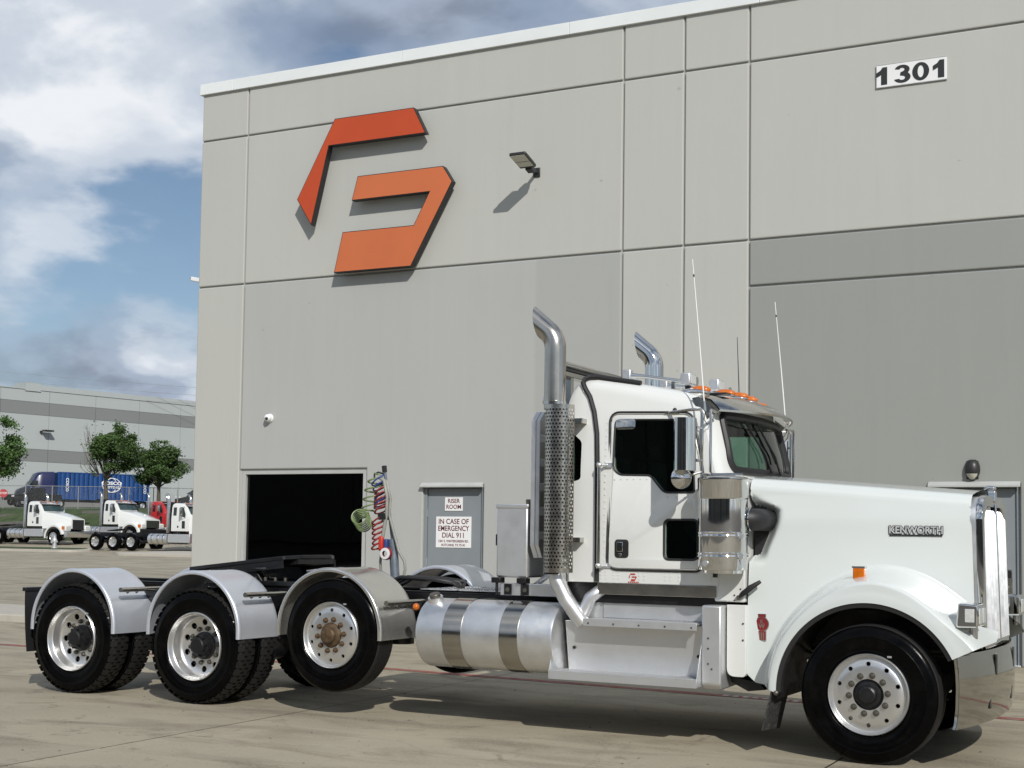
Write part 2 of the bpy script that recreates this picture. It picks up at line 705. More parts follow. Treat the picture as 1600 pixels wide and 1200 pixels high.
M_CONC = concrete_mat("yard_concrete", (0.342, 0.302, 0.222), (0.140, 0.116, 0.082), 1.5)
M_JOINT = mat("joint_sealant", (0.10, 0.09, 0.075), 0.9, var=0.3)
M_KERB = mat("kerb_concrete", (0.46, 0.43, 0.37), 0.85, var=0.15, vscale=2, bump=0.4, bscale=30, dirt=(0.25, 0.22, 0.18), dirt_amt=0.5)
M_GRASS = mat("mown_grass", (0.040, 0.066, 0.015), 0.9, var=0.45, vscale=1.3, bump=0.8, bscale=14, dirt=(0.10, 0.10, 0.04), dirt_amt=0.5, dirt_scale=0.6)
M_ROAD = mat("street_asphalt", (0.07, 0.07, 0.07), 0.9, var=0.2, vscale=0.5)
M_RED = mat("worn_red_paint", (0.25, 0.055, 0.045), 0.8, var=0.25, vscale=3, dirt=(0.26, 0.23, 0.19), dirt_amt=0.95, dirt_scale=9)
M_PAINTW = mat("worn_white_paint", (0.52, 0.50, 0.45), 0.8, var=0.2, vscale=6, dirt=(0.27, 0.24, 0.2), dirt_amt=0.9, dirt_scale=12)

ys = [-300, -100, -40, -10, 0, 10, 20, 30, 40, 50, 62, 64.5, 67, 72, 77.5, 79, 82, 86, 98, 106, 130, 200, 300, 600, 1200, 2400]
xs = [-2000, -600, -300, -200, -150, -120, -100, -80, -60, -40, -20, 0, 40, 120, 300, 600, 2000]
g = MB()
g.grid([[(x, y, zf(y) - 0.03) for x in xs] for y in ys])
ground = structure(g.build("ground", M_JOINT, smooth=0))

X0, PX, PY = -2.47, 5.0, 6.0
GAP = 0.007
rng = random.Random(4)
for j in range(-1, 12):
    ya, yb = 2.0 + j * PY, 2.0 + (j + 1) * PY
    for i in range(-19, 4):
        xa, xb = X0 + i * PX, X0 + (i + 1) * PX
        if ya >= 19.9 and xa > -17.0:
            continue
        if xb < -18 - 1.15 * (yb - 6) and yb < 60:
            continue
        if yb > 66 and xb < -100:
            continue
        s = MB()
        sub = [ya + GAP]
        for k in (30, 62, 67, 72):
            if ya + 0.1 < k < yb - 0.1:
                sub.append(k)
        sub.append(yb - GAP)
        rows = [[(xa + GAP, y, zf(y)), (xb - GAP, y, zf(y))] for y in sub]
        s.grid(rows)
        y0_, y1_ = sub[0], sub[-1]
        s.add([(xa + GAP, y0_, zf(y0_)), (xb - GAP, y0_, zf(y0_)), (xb - GAP, y0_, zf(y0_) - 0.03), (xa + GAP, y0_, zf(y0_) - 0.03)], [(0, 3, 2, 1)])
        s.add([(xa + GAP, y0_, zf(y0_)), (xa + GAP, y1_, zf(y1_)), (xa + GAP, y1_, zf(y1_) - 0.03), (xa + GAP, y0_, zf(y0_) - 0.03)], [(0, 1, 2, 3)])
        s.build("paving_slab", M_CONC, ground, smooth=0)

# fire lane stripe
path = [(-34, 15.3), (-24, 14.85), (-15.4, 14.45), (-9.0, 14.55), (-6.34, 14.28), (-4.37, 14.06), (-1.87, 13.76), (3.5, 13.5)]
s = MB()
rows = []
for (x, y) in path:
    rows.append([(x, y - 0.08, 0.004), (x, y + 0.08, 0.004)])
s.grid(rows)
structure(s.build("road_marking", M_RED, smooth=0), "worn red fire lane stripe painted on the concrete yard")
s = MB()
rng = random.Random(8)
for k in range(9):
    x = -4.55 + k * 0.11
    y = interp(x, path)
    s.box(x, x + 0.06, y - 0.045, y + 0.045, 0.0045, 0.0055)
structure(s.build("road_marking", M_PAINTW, smooth=0), "faded white painted marks on the red stripe")


# loose grit on the slabs
s = MB()
rng = random.Random(21)
for k in range(520):
    x, y = rng.uniform(-13, 1.5), rng.choice((rng.uniform(5.5, 11.5), rng.uniform(5.5, 19.0)))
    r = rng.choice((0.004, 0.006, 0.006, 0.009, 0.014))
    a = rng.uniform(0, 3)
    vs = [(x + r * math.cos(a + 1.57 * i) * rng.uniform(0.7, 1.3), y + r * math.sin(a + 1.57 * i) * rng.uniform(0.7, 1.3), 0.0005) for i in range(4)] + [(x + r * 0.2, y, r * rng.uniform(0.5, 0.9))]
    s.add(vs, [(0, 1, 4), (1, 2, 4), (2, 3, 4), (3, 0, 4)])
o = s.build("gravel", mat("loose_grit", (0.16, 0.14, 0.11), 0.9, var=0.6, vscale=9), smooth=0, merge=False)
tag(o, "scattered grit and small stones on the concrete yard", None, kind="stuff")


# kerbed islands
def island(name, outline, h, inner=None, mtop=None):
    zb = [zf(y) for _, y in outline]
    n = len(outline)
    s = MB()
    s.add([(x, y, z + h) for (x, y), z in zip(outline, zb)] + [(x, y, z - 0.2) for (x, y), z in zip(outline, zb)],
          [tuple(range(n))] + [(i, (i + 1) % n, n + (i + 1) % n, n + i) for i in range(n)])
    o = structure(s.build(name, M_KERB, smooth=0, bevel=0.02))
    if inner:
        n = len(inner)
        s = MB()
        s.add([(x, y, zf(y) + h + 0.02) for x, y in inner], [tuple(range(n))])
        structure(s.build("lawn", mtop, smooth=0))
    return o


island("kerb", rpoly([(-40, 18.15), (-17.0, 18.15), (-16.6, 18.6), (-16.6, 20.7), (-40, 20.7)], 0.3), 0.13)
island("kerb", rpoly([(-96, 60.7), (-59.6, 60.7), (-59.6, 63.2), (-96, 63.2)], 1.1), 0.15,
       rpoly([(-95.8, 60.9), (-59.8, 60.9), (-59.8, 63.0), (-95.8, 63.0)], 1.0), M_GRASS)
island("kerb", rpoly([(-53.6, 57.5), (-20, 57.5), (-20, 62.5), (-53.6, 62.5)], 1.2), 0.15)
# grass bank and street behind the yard
s = MB()
s.grid([[(x, y, zf(y) + 0.01 + 0.12 * math.sin(x * 0.31 + y) * (77.6 < y < 98)) for x in range(-260, 10, 6)] for y in (77.5, 79, 80.5, 82, 84, 86, 90, 94, 98, 102, 105.5)])
structure(s.build("lawn", M_GRASS, smooth=60))
s = MB()
s.grid([[(x, y, zf(y) + 0.02) for x in (-400, -200, -100, 10)] for y in (106, 112, 130)])
structure(s.build("road", M_ROAD, smooth=0))

# ================================================================== THE WAREHOUSE
YW = 19.56


def paint_mat(name, base, streak=0.05, patch=None):
    m = bpy.data.materials.new(name)
    m.use_nodes = True
    N, L = m.node_tree.nodes, m.node_tree.links
    b = N["Principled BSDF"]
    geo = N.new("ShaderNodeNewGeometry")

    def noise(sc_, d, r, stretch):
        mp = N.new("ShaderNodeMapping")
        mp.inputs["Scale"].default_value = stretch
        L.new(geo.outputs["Position"], mp.inputs[0])
        n = N.new("ShaderNodeTexNoise")
        n.inputs["Scale"].default_value = sc_
        n.inputs["Detail"].default_value = d
        n.inputs["Roughness"].default_value = r
        L.new(mp.outputs[0], n.inputs["Vector"])
        return n.outputs["Fac"]

    a = N.new("ShaderNodeMath")
    a.operation = "ADD"
    L.new(noise(0.5, 7, 0.6, (1, 1, 1)), a.inputs[0])
    L.new(noise(2.5, 6, 0.6, (2.0, 1, 0.12)), a.inputs[1])
    r = N.new("ShaderNodeValToRGB")
    r.color_ramp.elements[0].position, r.color_ramp.elements[1].position = 0.32, 0.68
    r.color_ramp.elements[0].color = tuple(v * (1 - streak) for v in base) + (1,)
    r.color_ramp.elements[1].color = tuple(v * (1 + streak) for v in base) + (1,)
    h = N.new("ShaderNodeMath")
    h.operation = "MULTIPLY"
    h.inputs[1].default_value = 0.5
    L.new(a.outputs[0], h.inputs[0])
    L.new(h.outputs[0], r.inputs[0])
    c_o = r.outputs[0]
    if patch:                                   # a bay that was repainted in a slightly different grey
        sx = N.new("ShaderNodeSeparateXYZ")
        L.new(geo.outputs["Position"], sx.inputs[0])
        gt = N.new("ShaderNodeMapRange")
        gt.inputs[1].default_value, gt.inputs[2].default_value = patch[0] - 0.03, patch[0] + 0.03
        L.new(sx.outputs[0], gt.inputs[0])
        q = N.new("ShaderNodeMix")
        q.data_type = "RGBA"
        L.new(gt.outputs[0], q.inputs[0])
        L.new(c_o, q.inputs[6])
        q.inputs[7].default_value = patch[1] + (1,)
        c_o = q.outputs[2]
    # faint drip stains and scuffs
    dr = N.new("ShaderNodeValToRGB")
    dr.color_ramp.elements[0].position, dr.color_ramp.elements[1].position = 0.60, 0.78
    dr.color_ramp.elements[0].color = (0, 0, 0, 1)
    dr.color_ramp.elements[1].color = (0.22, 0.22, 0.22, 1)
    L.new(noise(1.0, 8, 0.7, (3.0, 1, 0.22)), dr.inputs[0])
    q = N.new("ShaderNodeMix")
    q.data_type = "RGBA"
    L.new(dr.outputs[0], q.inputs[0])
    L.new(c_o, q.inputs[6])
    q.inputs[7].default_value = tuple(v * 0.72 for v in base) + (1,)
    c_o = q.outputs[2]
    sp = N.new("ShaderNodeValToRGB")
    sp.color_ramp.elements[0].position, sp.color_ramp.elements[1].position = 0.735, 0.76
    sp.color_ramp.elements[0].color = (0, 0, 0, 1)
    sp.color_ramp.elements[1].color = (0.5, 0.5, 0.5, 1)
    L.new(noise(7.0, 3, 0.5, (1, 1, 1)), sp.inputs[0])
    q = N.new("ShaderNodeMix")
    q.data_type = "RGBA"
    L.new(sp.outputs[0], q.inputs[0])
    L.new(c_o, q.inputs[6])
    q.inputs[7].default_value = tuple(v * 0.6 for v in base) + (1,)
    c_o = q.outputs[2]
    L.new(c_o, b.inputs["Base Color"])
    b.inputs["Roughness"].default_value = 0.75
    bp = N.new("ShaderNodeBump")
    bp.inputs["Strength"].default_value = 0.25
    bp.inputs["Distance"].default_value = 0.003
    L.new(noise(45, 5, 0.7, (1, 1, 1)), bp.inputs["Height"])
    L.new(bp.outputs[0], b.inputs["Normal"])
    return m


P_LIGHT = paint_mat("warm_light_grey_wall_paint", (0.462, 0.464, 0.430), 0.025)
P_MID = paint_mat("mid_grey_wall_paint", (0.408, 0.415, 0.395), 0.03, (-9.45, (0.375, 0.382, 0.365)))
P_DARK = paint_mat("cool_grey_wall_paint", (0.288, 0.297, 0.277), 0.025)
P_REVEAL = paint_mat("reveal_wall_paint", (0.43, 0.43, 0.40))
M_COPING = mat("white_metal_coping", (0.74, 0.77, 0.76), 0.4, 0.0, var=0.04, vscale=1.0)
M_FRAME = mat("grey_window_frame", (0.50, 0.51, 0.49), 0.45, 0.2, var=0.06)
M_DOOR = mat("grey_steel_door", (0.225, 0.25, 0.265), 0.5, var=0.05, vscale=2)
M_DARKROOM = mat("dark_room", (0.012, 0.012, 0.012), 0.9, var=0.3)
M_SIGNW = mat("white_sign_board", (0.80, 0.80, 0.79), 0.45, var=0.03)
M_SIGNR = mat("maroon_lettering", (0.13, 0.022, 0.035), 0.5, var=0.1)
M_CHAR = mat("black_lettering", (0.020, 0.022, 0.022), 0.5, var=0.1)
M_ORANGE = mat("orange_sign_face", (0.49, 0.064, 0.013), 0.35, var=0.05, vscale=1.0)
M_ORANGE2 = mat("paler_orange_sign_face", (0.56, 0.145, 0.050), 0.35, var=0.05, vscale=1.0)  # paler orange for the lower letter
M_SIGNBLK = mat("black_sign_return", (0.012, 0.012, 0.012), 0.45, var=0.2)
M_BRONZE = mat("dark_bronze_fixture", (0.035, 0.035, 0.036), 0.4, 0.3, var=0.2)
M_DIFF = mat("lamp_diffuser", (0.55, 0.54, 0.46), 0.4, var=0.1, vscale=30)
M_PLASTICW = mat("white_plastic", (0.75, 0.76, 0.76), 0.35, var=0.03)

XC = [-16.26, -15.23, -7.98, -6.98, -5.96, 12.0]
ZR = [0.0, 6.08, 8.77, 9.70]
WIN = (-15.19, -12.57, 2.77)
DR1 = (-11.47, -10.34, 2.48)
DR2 = (-3.37, -2.19, 2.45)
bld = empty("warehouse_building", (-2.0, 19.6, 0))
BO = Vector((2.0, -19.6, 0))


def bpart(mb, name, m, parent=bld, **k):
    mb.xf(Matrix.Translation(BO))
    return mb.build(name, m, parent, **k)


# backing body (behind the panels), left open at the openings
def opened(x0, x1, z0, z1, holes):
    """rect with openings from the floor up, as a polygon"""
    pts = [(x0, z0)]
    for a, b, h in sorted(holes):
        pts += [(a, z0), (a, h), (b, h), (b, z0)]
    pts += [(x1, z0), (x1, z1), (x0, z1)]
    out = []
    for p in pts:
        if not out or (abs(p[0] - out[-1][0]) + abs(p[1] - out[-1][1])) > 1e-4:
            out.append(p)
    return out


s = MB().prism(opened(XC[0] + 0.005, XC[-1], -0.02, 9.66, [WIN, DR1, DR2]), YW + 0.035, YW + 0.20, "xz")
bpart(s, "wall", P_REVEAL, smooth=0)
s = MB()
s.box(XC[0] + 0.006, XC[0] + 0.2, YW + 0.201, 52, -0.02, 9.66)
s.box(XC[-1] - 0.2, XC[-1] - 0.001, YW + 0.201, 52, -0.02, 9.66)
s.box(XC[0] + 0.006, XC[-1], 51.8, 52.0, -0.02, 9.65)
bpart(s, "wall", P_LIGHT, smooth=0)
s = MB().box(XC[0] + 0.2, XC[-1] - 0.2, YW + 0.2, 51.8, 9.2, 9.4)
bpart(s, "roof", M_KERB, smooth=0)
G2 = 0.013
for ci in range(5):
    rows = list(ZR)
    if ci == 4:
        rows = [0.0, 5.39, 6.08, 8.77, 9.70]
    for ri in range(len(rows) - 1):
        x0, x1, z0, z1 = XC[ci] + (G2 if ci else 0), XC[ci + 1] - G2, rows[ri] + (G2 if ri else 0), rows[ri + 1] - (G2 if ri < len(rows) - 2 else 0)
        holes = []
        if ri == 0:
            if ci == 1:
                holes = [(x0 + 0.001, WIN[1], WIN[2]), DR1]
            if ci == 4:
                holes = [DR2]
        if ri == 0 and ci == 1:
            pts = [(WIN[1], z0), (DR1[0], z0), (DR1[0], DR1[2]), (DR1[1], DR1[2]), (DR1[1], z0), (x1, z0), (x1, z1), (x0, z1), (x0, WIN[2]), (WIN[1], WIN[2])]
        else:
            pts = opened(x0, x1, z0, z1, holes)
        m = P_LIGHT
        if ci == 1 and ri == 0:
            m = P_MID
        if ci == 4 and ri == 0:
            m = P_DARK
        if ci == 4 and ri == 1:
            m = P_MID if False else P_DARK
        s = MB().prism(pts, YW, YW + 0.036, "xz")
        bpart(s, "wall_panel", m, smooth=0, bevel=0.030)
# coping, in lengths
xs_ = [-16.31, -15.55, -12.0, -8.9, -5.8, -2.7, 0.4, 3.5, 6.6, 12.0]
for a, b in zip(xs_, xs_[1:]):
    s = MB().prism([(YW - 0.05, 9.63), (YW - 0.045, 9.83), (YW + 0.30, 9.80), (YW + 0.30, 9.63)], a, b - 0.006, "yz")
    s2 = MB()
    s2.v, s2.f = s.v, s.f
    bpart(s2, "coping", M_COPING, smooth=0, bevel=0.006)
# big window: frame, pane, dark room behind
s = MB()
x0, x1, zt = WIN
s.box(x0 + 0.001, x0 + 0.07, YW + 0.04, YW + 0.16, 0, zt - 0.001)
s.box(x1 - 0.09, x1 - 0.001, YW + 0.04, YW + 0.16, 0, zt - 0.001)
s.box(x0 + 0.07, x1 - 0.09, YW + 0.04, YW + 0.16, zt - 0.09, zt - 0.001)
s.box(x0 + 0.07, x1 - 0.09, YW + 0.04, YW + 0.16, 0, 0.12)
win = bpart(s, "window", M_FRAME, bevel=0.004)
s = MB().box(x0 + 0.07, x1 - 0.09, YW + 0.10, YW + 0.11, 0.12, zt - 0.09)
bpart(s, "pane", M_GLASS_B, win, smooth=0)
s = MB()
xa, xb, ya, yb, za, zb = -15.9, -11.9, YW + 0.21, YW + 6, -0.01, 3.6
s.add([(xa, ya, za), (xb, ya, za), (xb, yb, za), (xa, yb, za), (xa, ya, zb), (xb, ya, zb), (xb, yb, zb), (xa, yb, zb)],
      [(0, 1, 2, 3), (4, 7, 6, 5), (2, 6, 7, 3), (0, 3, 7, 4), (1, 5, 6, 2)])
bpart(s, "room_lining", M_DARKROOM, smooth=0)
M_SHELFBOX = mat("stored_goods", (0.10, 0.115, 0.11), 0.7, var=0.5, vscale=2.0)
for (xa, xb, y_, z0, z1) in ((-15.3, -13.9, 22.4, 1.05, 1.35), (-15.1, -13.6, 22.5, 1.75, 2.0), (-13.6, -12.3, 23.2, 0.9, 1.6), (-15.5, -14.6, 21.6, 0.2, 0.9), (-14.4, -12.6, 24.0, 1.9, 2.3)):
    bpart(MB().box(xa, xb, y_, y_ + 0.5, z0, z1), "stored_crate", M_SHELFBOX, smooth=0, bevel=0.01)
for x in (-15.4, -13.5, -12.2):
    bpart(MB().box(x - 0.03, x + 0.03, 22.95, 23.02, 0, 2.6), "shelf_post", M_DOOR, smooth=0)


def steel_door(x0, x1, zt, handle):
    s = MB()
    fr = 0.055
    s.box(x0 + 0.001, x0 + fr, YW + 0.05, YW + 0.15, 0, zt - 0.001)
    s.box(x1 - fr, x1 - 0.001, YW + 0.05, YW + 0.15, 0, zt - 0.001)
    s.box(x0 + fr, x1 - fr, YW + 0.05, YW + 0.15, zt - fr, zt - 0.001)
    d = empty("door", (0, 0, 0), 0, bld)
    bpart(s, "frame", M_DOOR, d, bevel=0.004)
    s = MB().box(x0 + fr + 0.006, x1 - fr - 0.006, YW + 0.075, YW + 0.12, 0.012, zt - fr - 0.006)
    bpart(s, "leaf", M_DOOR, d, bevel=0.004)
    s = MB()
    for z in (0.25, 1.15, 1.95):
        s = MB().cyl((x0 + fr, YW + 0.066, z), (x0 + fr, YW + 0.066, z + 0.13), 0.012, seg=8)
        bpart(s, "hinge", M_DOOR, d)
    s = MB().prism([(YW - 0.075, zt - 0.045), (YW - 0.075, zt - 0.02), (YW - 0.005, zt + 0.035), (YW - 0.003, zt - 0.045)], x0 - 0.02, x1 + 0.0, "yz")
    bpart(s, "drip_cap", M_FRAME, d, smooth=0, bevel=0.003)
    s = MB().box(x0 + 0.01, x1 - 0.01, YW + 0.0, YW + 0.14, 0.0, 0.02)
    bpart(s, "threshold", M_ALU, d, bevel=0.004)
    if handle:
        s = MB().box(x1 - fr - 0.14, x1 - fr - 0.06, YW + 0.045, YW + 0.075, 0.98, 1.30)
        h = bpart(s, "lock_plate", M_STEEL, d, bevel=0.006)
        s = MB().box(x1 - fr - 0.13, x1 - fr - 0.07, YW + 0.038, YW + 0.046, 1.18, 1.28)
        bpart(s, "keypad", M_BADGE, h, smooth=0)
        s = MB().tube([(x1 - fr - 0.10, YW + 0.05, 1.06), (x1 - fr - 0.10, YW - 0.005, 1.06), (x1 - fr - 0.22, YW - 0.005, 1.06)], 0.011)
        bpart(s, "lever", M_CHROME, h)
    return d


steel_door(*DR1, False)
steel_door(*DR2, True)


# ---------------------------------------------------------------- things fixed to the wall
def sign(name, x0, x1, z0, z1, y, lines, label, cat, letter_mat, board=M_SIGNW, group=None):
    e = empty(name, ((x0 + x1) / 2, y, (z0 + z1) / 2))
    w, h = (x1 - x0) / 2, (z1 - z0) / 2
    MB().box(-w, w, -0.004, 0.004, -h, h).build("board", board, e, smooth=0, bevel=0.002)
    for body, size, dz, off, wx in lines:
        vs, fs = text_mesh(body, size, 0.0008, off, wx=wx)
        MB().add(vs, fs).xf(wall_xf(0, -0.0052, dz)).build("lettering", letter_mat, e, smooth=0, merge=False)
    tag(e, label, cat, group)
    return e


YD = YW + 0.075
sign("door_sign", -11.085, -10.755, 2.055, 2.275, YD - 0.005, [("RISER", 0.098, 0.048, 0.0014, 0.95), ("ROOM", 0.098, -0.048, 0.0014, 0.95)],
     "small white sign reading RISER ROOM high on the grey steel door", "sign", M_SIGNR)
sign("door_sign", -11.245, -10.59, 1.455, 1.96, YD - 0.005,
     [("IN CASE OF", 0.118, 0.17, 0.0016, 0.92), ("EMERGENCY", 0.118, 0.058, 0.0016, 0.86), ("DIAL 911", 0.118, -0.054, 0.0016, 0.92),
      ("1301 E. WINTERGREEN RD.", 0.055, -0.148, 0.001, 0.86), ("HUTCHINS, TX 75141", 0.055, -0.212, 0.001, 0.86)],
     "large white sign reading IN CASE OF EMERGENCY DIAL 911 on grey steel door", "sign", M_SIGNR)

# building number
e = empty("address_plate", (-3.60, YW - 0.012, 8.268))
MB().box(-0.485, 0.485, -0.012, 0.012, -0.158, 0.158).build("board", M_SIGNW, e, smooth=0, bevel=0.004)
D1 = [(-0.035, -0.125), (0.05, -0.125), (0.05, 0.127), (-0.015, 0.127), (-0.045, 0.085), (-0.105, 0.052), (-0.105, -0.012), (-0.068, 0.002), (-0.035, 0.022)]


def ell(rx, ry, n=32, cx=0.0, cy=0.0):
    return [(cx + rx * math.cos(2 * pi * i / n), cy + ry * math.sin(2 * pi * i / n)) for i in range(n)]


def arc(cx, cy, rx, ry, a0, a1, n=16):
    return [(cx + rx * math.cos(rad(lerp(a0, a1, i / n))), cy + ry * math.sin(rad(lerp(a0, a1, i / n)))) for i in range(n + 1)]


D3 = (arc(-0.002, 0.058, 0.105, 0.071, 165, -38) + arc(0.0, -0.052, 0.116, 0.078, 42, -165) + [(-0.044, -0.068)] + arc(-0.002, -0.058, 0.042, 0.030, -150, 62, 10)
      + [(-0.030, -0.022), (-0.024, 0.024)] + arc(-0.004, 0.060, 0.036, 0.027, -70, 160, 10) + [(-0.036, 0.066)])
for ch, x in (("1", -0.385), ("3", -0.125), ("0", 0.13), ("1", 0.40)):
    if ch == "1":
        vs, fs = plate(D1, [], 0.003)
    elif ch == "0":
        vs, fs = plate(ell(0.116, 0.130), [ell(0.042, 0.086)], 0.003)
    else:
        vs, fs = plate(D3, [], 0.003)
    MB().add(vs, fs).xf(wall_xf(x, -0.0145, -0.002)).build("digit", M_CHAR, e, smooth=0, merge=False)
MB().tube([(-0.49, -0.008, -0.163), (0.49, -0.008, -0.163), (0.49, -0.008, 0.163), (-0.49, -0.008, 0.163)], 0.005, seg=6, closed=True).build("edge_trim", M_ALU, e)
tag(e, "white plate with black number 1301 high on the warehouse wall", "address plate")

# company logo
e = empty("logo_sign", (-12.4, YW, 7.4))
L_TOP = [(-13.22, 8.76), (-11.65, 8.755), (-11.41, 8.295), (-13.33, 8.30), (-13.66, 6.95), (-13.97, 7.43)]
L_BOT = [(-12.73, 7.71), (-11.07, 7.705), (-10.89, 7.43), (-11.65, 6.085), (-13.17, 6.09), (-13.01, 6.775), (-11.61, 6.77), (-11.32, 7.30), (-12.84, 7.30)]


def inset(poly, d):
    n = len(poly)
    area = sum(poly[i][0] * poly[(i + 1) % n][1] - poly[(i + 1) % n][0] * poly[i][1] for i in range(n))
    sg = 1 if area > 0 else -1
    out = []
    for i in range(n):
        p, a, b = Vector(poly[i]), Vector(poly[i - 1]), Vector(poly[(i + 1) % n])
        d1, d2 = (p - a).normalized(), (b - p).normalized()
        n1, n2 = Vector((-d1.y, d1.x)) * sg, Vector((-d2.y, d2.x)) * sg
        bis = (n1 + n2).normalized()
        out.append(tuple(p + bis * (d / max(0.35, bis.dot(n1)))))
    return out


for nm, poly, mt in (("upper_letter", L_TOP, M_ORANGE), ("lower_letter", L_BOT, M_ORANGE2)):
    pl = [(x + 12.4, z - 7.4) for x, z in poly]
    b_ = MB().prism(pl, -0.215, -0.095, "xz").build(nm, M_SIGNBLK, e, smooth=0)
    MB().prism(inset(pl, 0.012), -0.219, -0.2145, "xz").build("face", mt, b_, smooth=0)
    s = MB()
    n = len(pl)
    for i in range(n):
        q = inset(pl, 0.09)[i]
        s = MB().cyl((q[0], -0.096, q[1]), (q[0], 0.0, q[1]), 0.012, seg=8)
        s.build("standoff", M_ALU, b_)
tag(e, "large orange angular two piece logo standing off the grey wall", "logo sign")

# flood light
e = empty("wall_light", (-9.46, YW, 7.47))
MB().box(-0.06, 0.06, -0.02, 0.0, -0.075, 0.075).build("mounting_plate", M_BRONZE, e, bevel=0.006)
MB().cyl((0, -0.02, 0.0), (0, -0.22, -0.01), 0.030, seg=12).build("arm", M_BRONZE, e)
T = Matrix.Translation((0.0, -0.22, -0.01)) @ Matrix.Rotation(rad(-15), 4, "X")
h_ = MB().box(-0.055, 0.055, -0.10, 0.03, -0.045, 0.045, T).build("knuckle", M_BRONZE, e, bevel=0.01)
s = MB().box(-0.14, 0.14, -0.52, -0.10, -0.025, 0.03, T).build("housing", M_BRONZE, e, bevel=0.015)
MB().box(-0.122, 0.122, -0.505, -0.315, -0.029, -0.024, T).build("lens", M_DIFF, s, smooth=0)
MB().box(-0.122, 0.122, -0.30, -0.16, -0.029, -0.024, T).build("lens", M_DIFF, s, smooth=0)
for k in range(6):
    MB().box(-0.12 + k * 0.046, -0.112 + k * 0.046, -0.45, -0.15, 0.03, 0.05, T).build("cooling_fin", M_BRONZE, s, smooth=0)
tag(e, "dark flood light on a short arm right of the orange logo", "wall light")

# sconce over the second door
e = empty("wall_light", (-2.805, YW, 2.635))
prof = [(0.001, 0.148), (0.045, 0.145), (0.078, 0.12), (0.098, 0.06), (0.102, 0.0), (0.094, -0.05), (0.070, -0.095), (0.035, -0.135), (0.001, -0.148)]
rows = []
for k in range(13):
    a = pi * k / 12
    rows.append([(-r * math.cos(a), -r * math.sin(a) * 1.05, z) for r, z in prof])
MB().grid(rows).build("housing", M_BRONZE, e, smooth=50)
rows = []
for k in range(13):
    a = pi * k / 12
    rows.append([(-r * math.cos(a), -r * math.sin(a) * 1.02 - 0.034, z + 0.004) for r, z in [(0.080, -0.052), (0.060, -0.09), (0.03, -0.122), (0.001, -0.132)]])
MB().grid(rows).build("lens", M_DIFF, e, smooth=50)
MB().box(-0.08, 0.08, -0.012, 0.0, -0.12, 0.13).build("back_plate", M_BRONZE, e, bevel=0.01)
tag(e, "dark oval sconce on the wall above the hood of the white truck", "wall light")

# cameras
e = empty("security_camera", (-14.59, YW, 3.66))
MB().lathe([(0.001, 0.0), (0.075, 0.0), (0.08, 0.012), (0.07, 0.03), (0.03, 0.036)], axis="y", seg=20).xf(Matrix.Rotation(pi, 4, "Z")).build("base", M_PLASTICW, e)
MB().ball((0, -0.065, 0), 0.066, 16, 10).build("housing", M_PLASTICW, e, smooth=60)
MB().ball((0.012, -0.112, -0.012), 0.030, 12, 8).build("lens", M_BADGE, e, smooth=60)
tag(e, "white ball security camera above the dark window", "security camera")
e = empty("security_camera", (-16.26, YW + 0.09, 6.22))
MB().cyl((0, 0, 0), (-0.05, 0, 0), 0.045, seg=14).build("base", M_PLASTICW, e)
MB().cyl((-0.05, 0, 0), (-0.075, 0, 0.015), 0.018, seg=10).build("arm", M_PLASTICW, e)
T = Matrix.Translation((-0.11, 0.02, 0.03)) @ Matrix.Rotation(rad(12), 4, "Y") @ Matrix.Rotation(rad(20), 4, "Z")
b_ = MB().box(-0.13, 0.06, -0.04, 0.04, -0.035, 0.04, T).build("housing", M_PLASTICW, e, bevel=0.012)
MB().box(-0.135, -0.129, -0.032, 0.032, -0.028, 0.032, T).build("lens", M_BADGE, b_, smooth=0)
tag(e, "white bullet security camera sticking out past the building corner", "security camera")

# ================================================================== THE WHITE TRUCK TRACTOR
trk = empty("tractor_truck", (-2.1752, 11.5506, 0), rad(-1.5))
tag(trk, "white heavy tractor truck with chrome stacks and silver fenders parked before the warehouse", "truck")


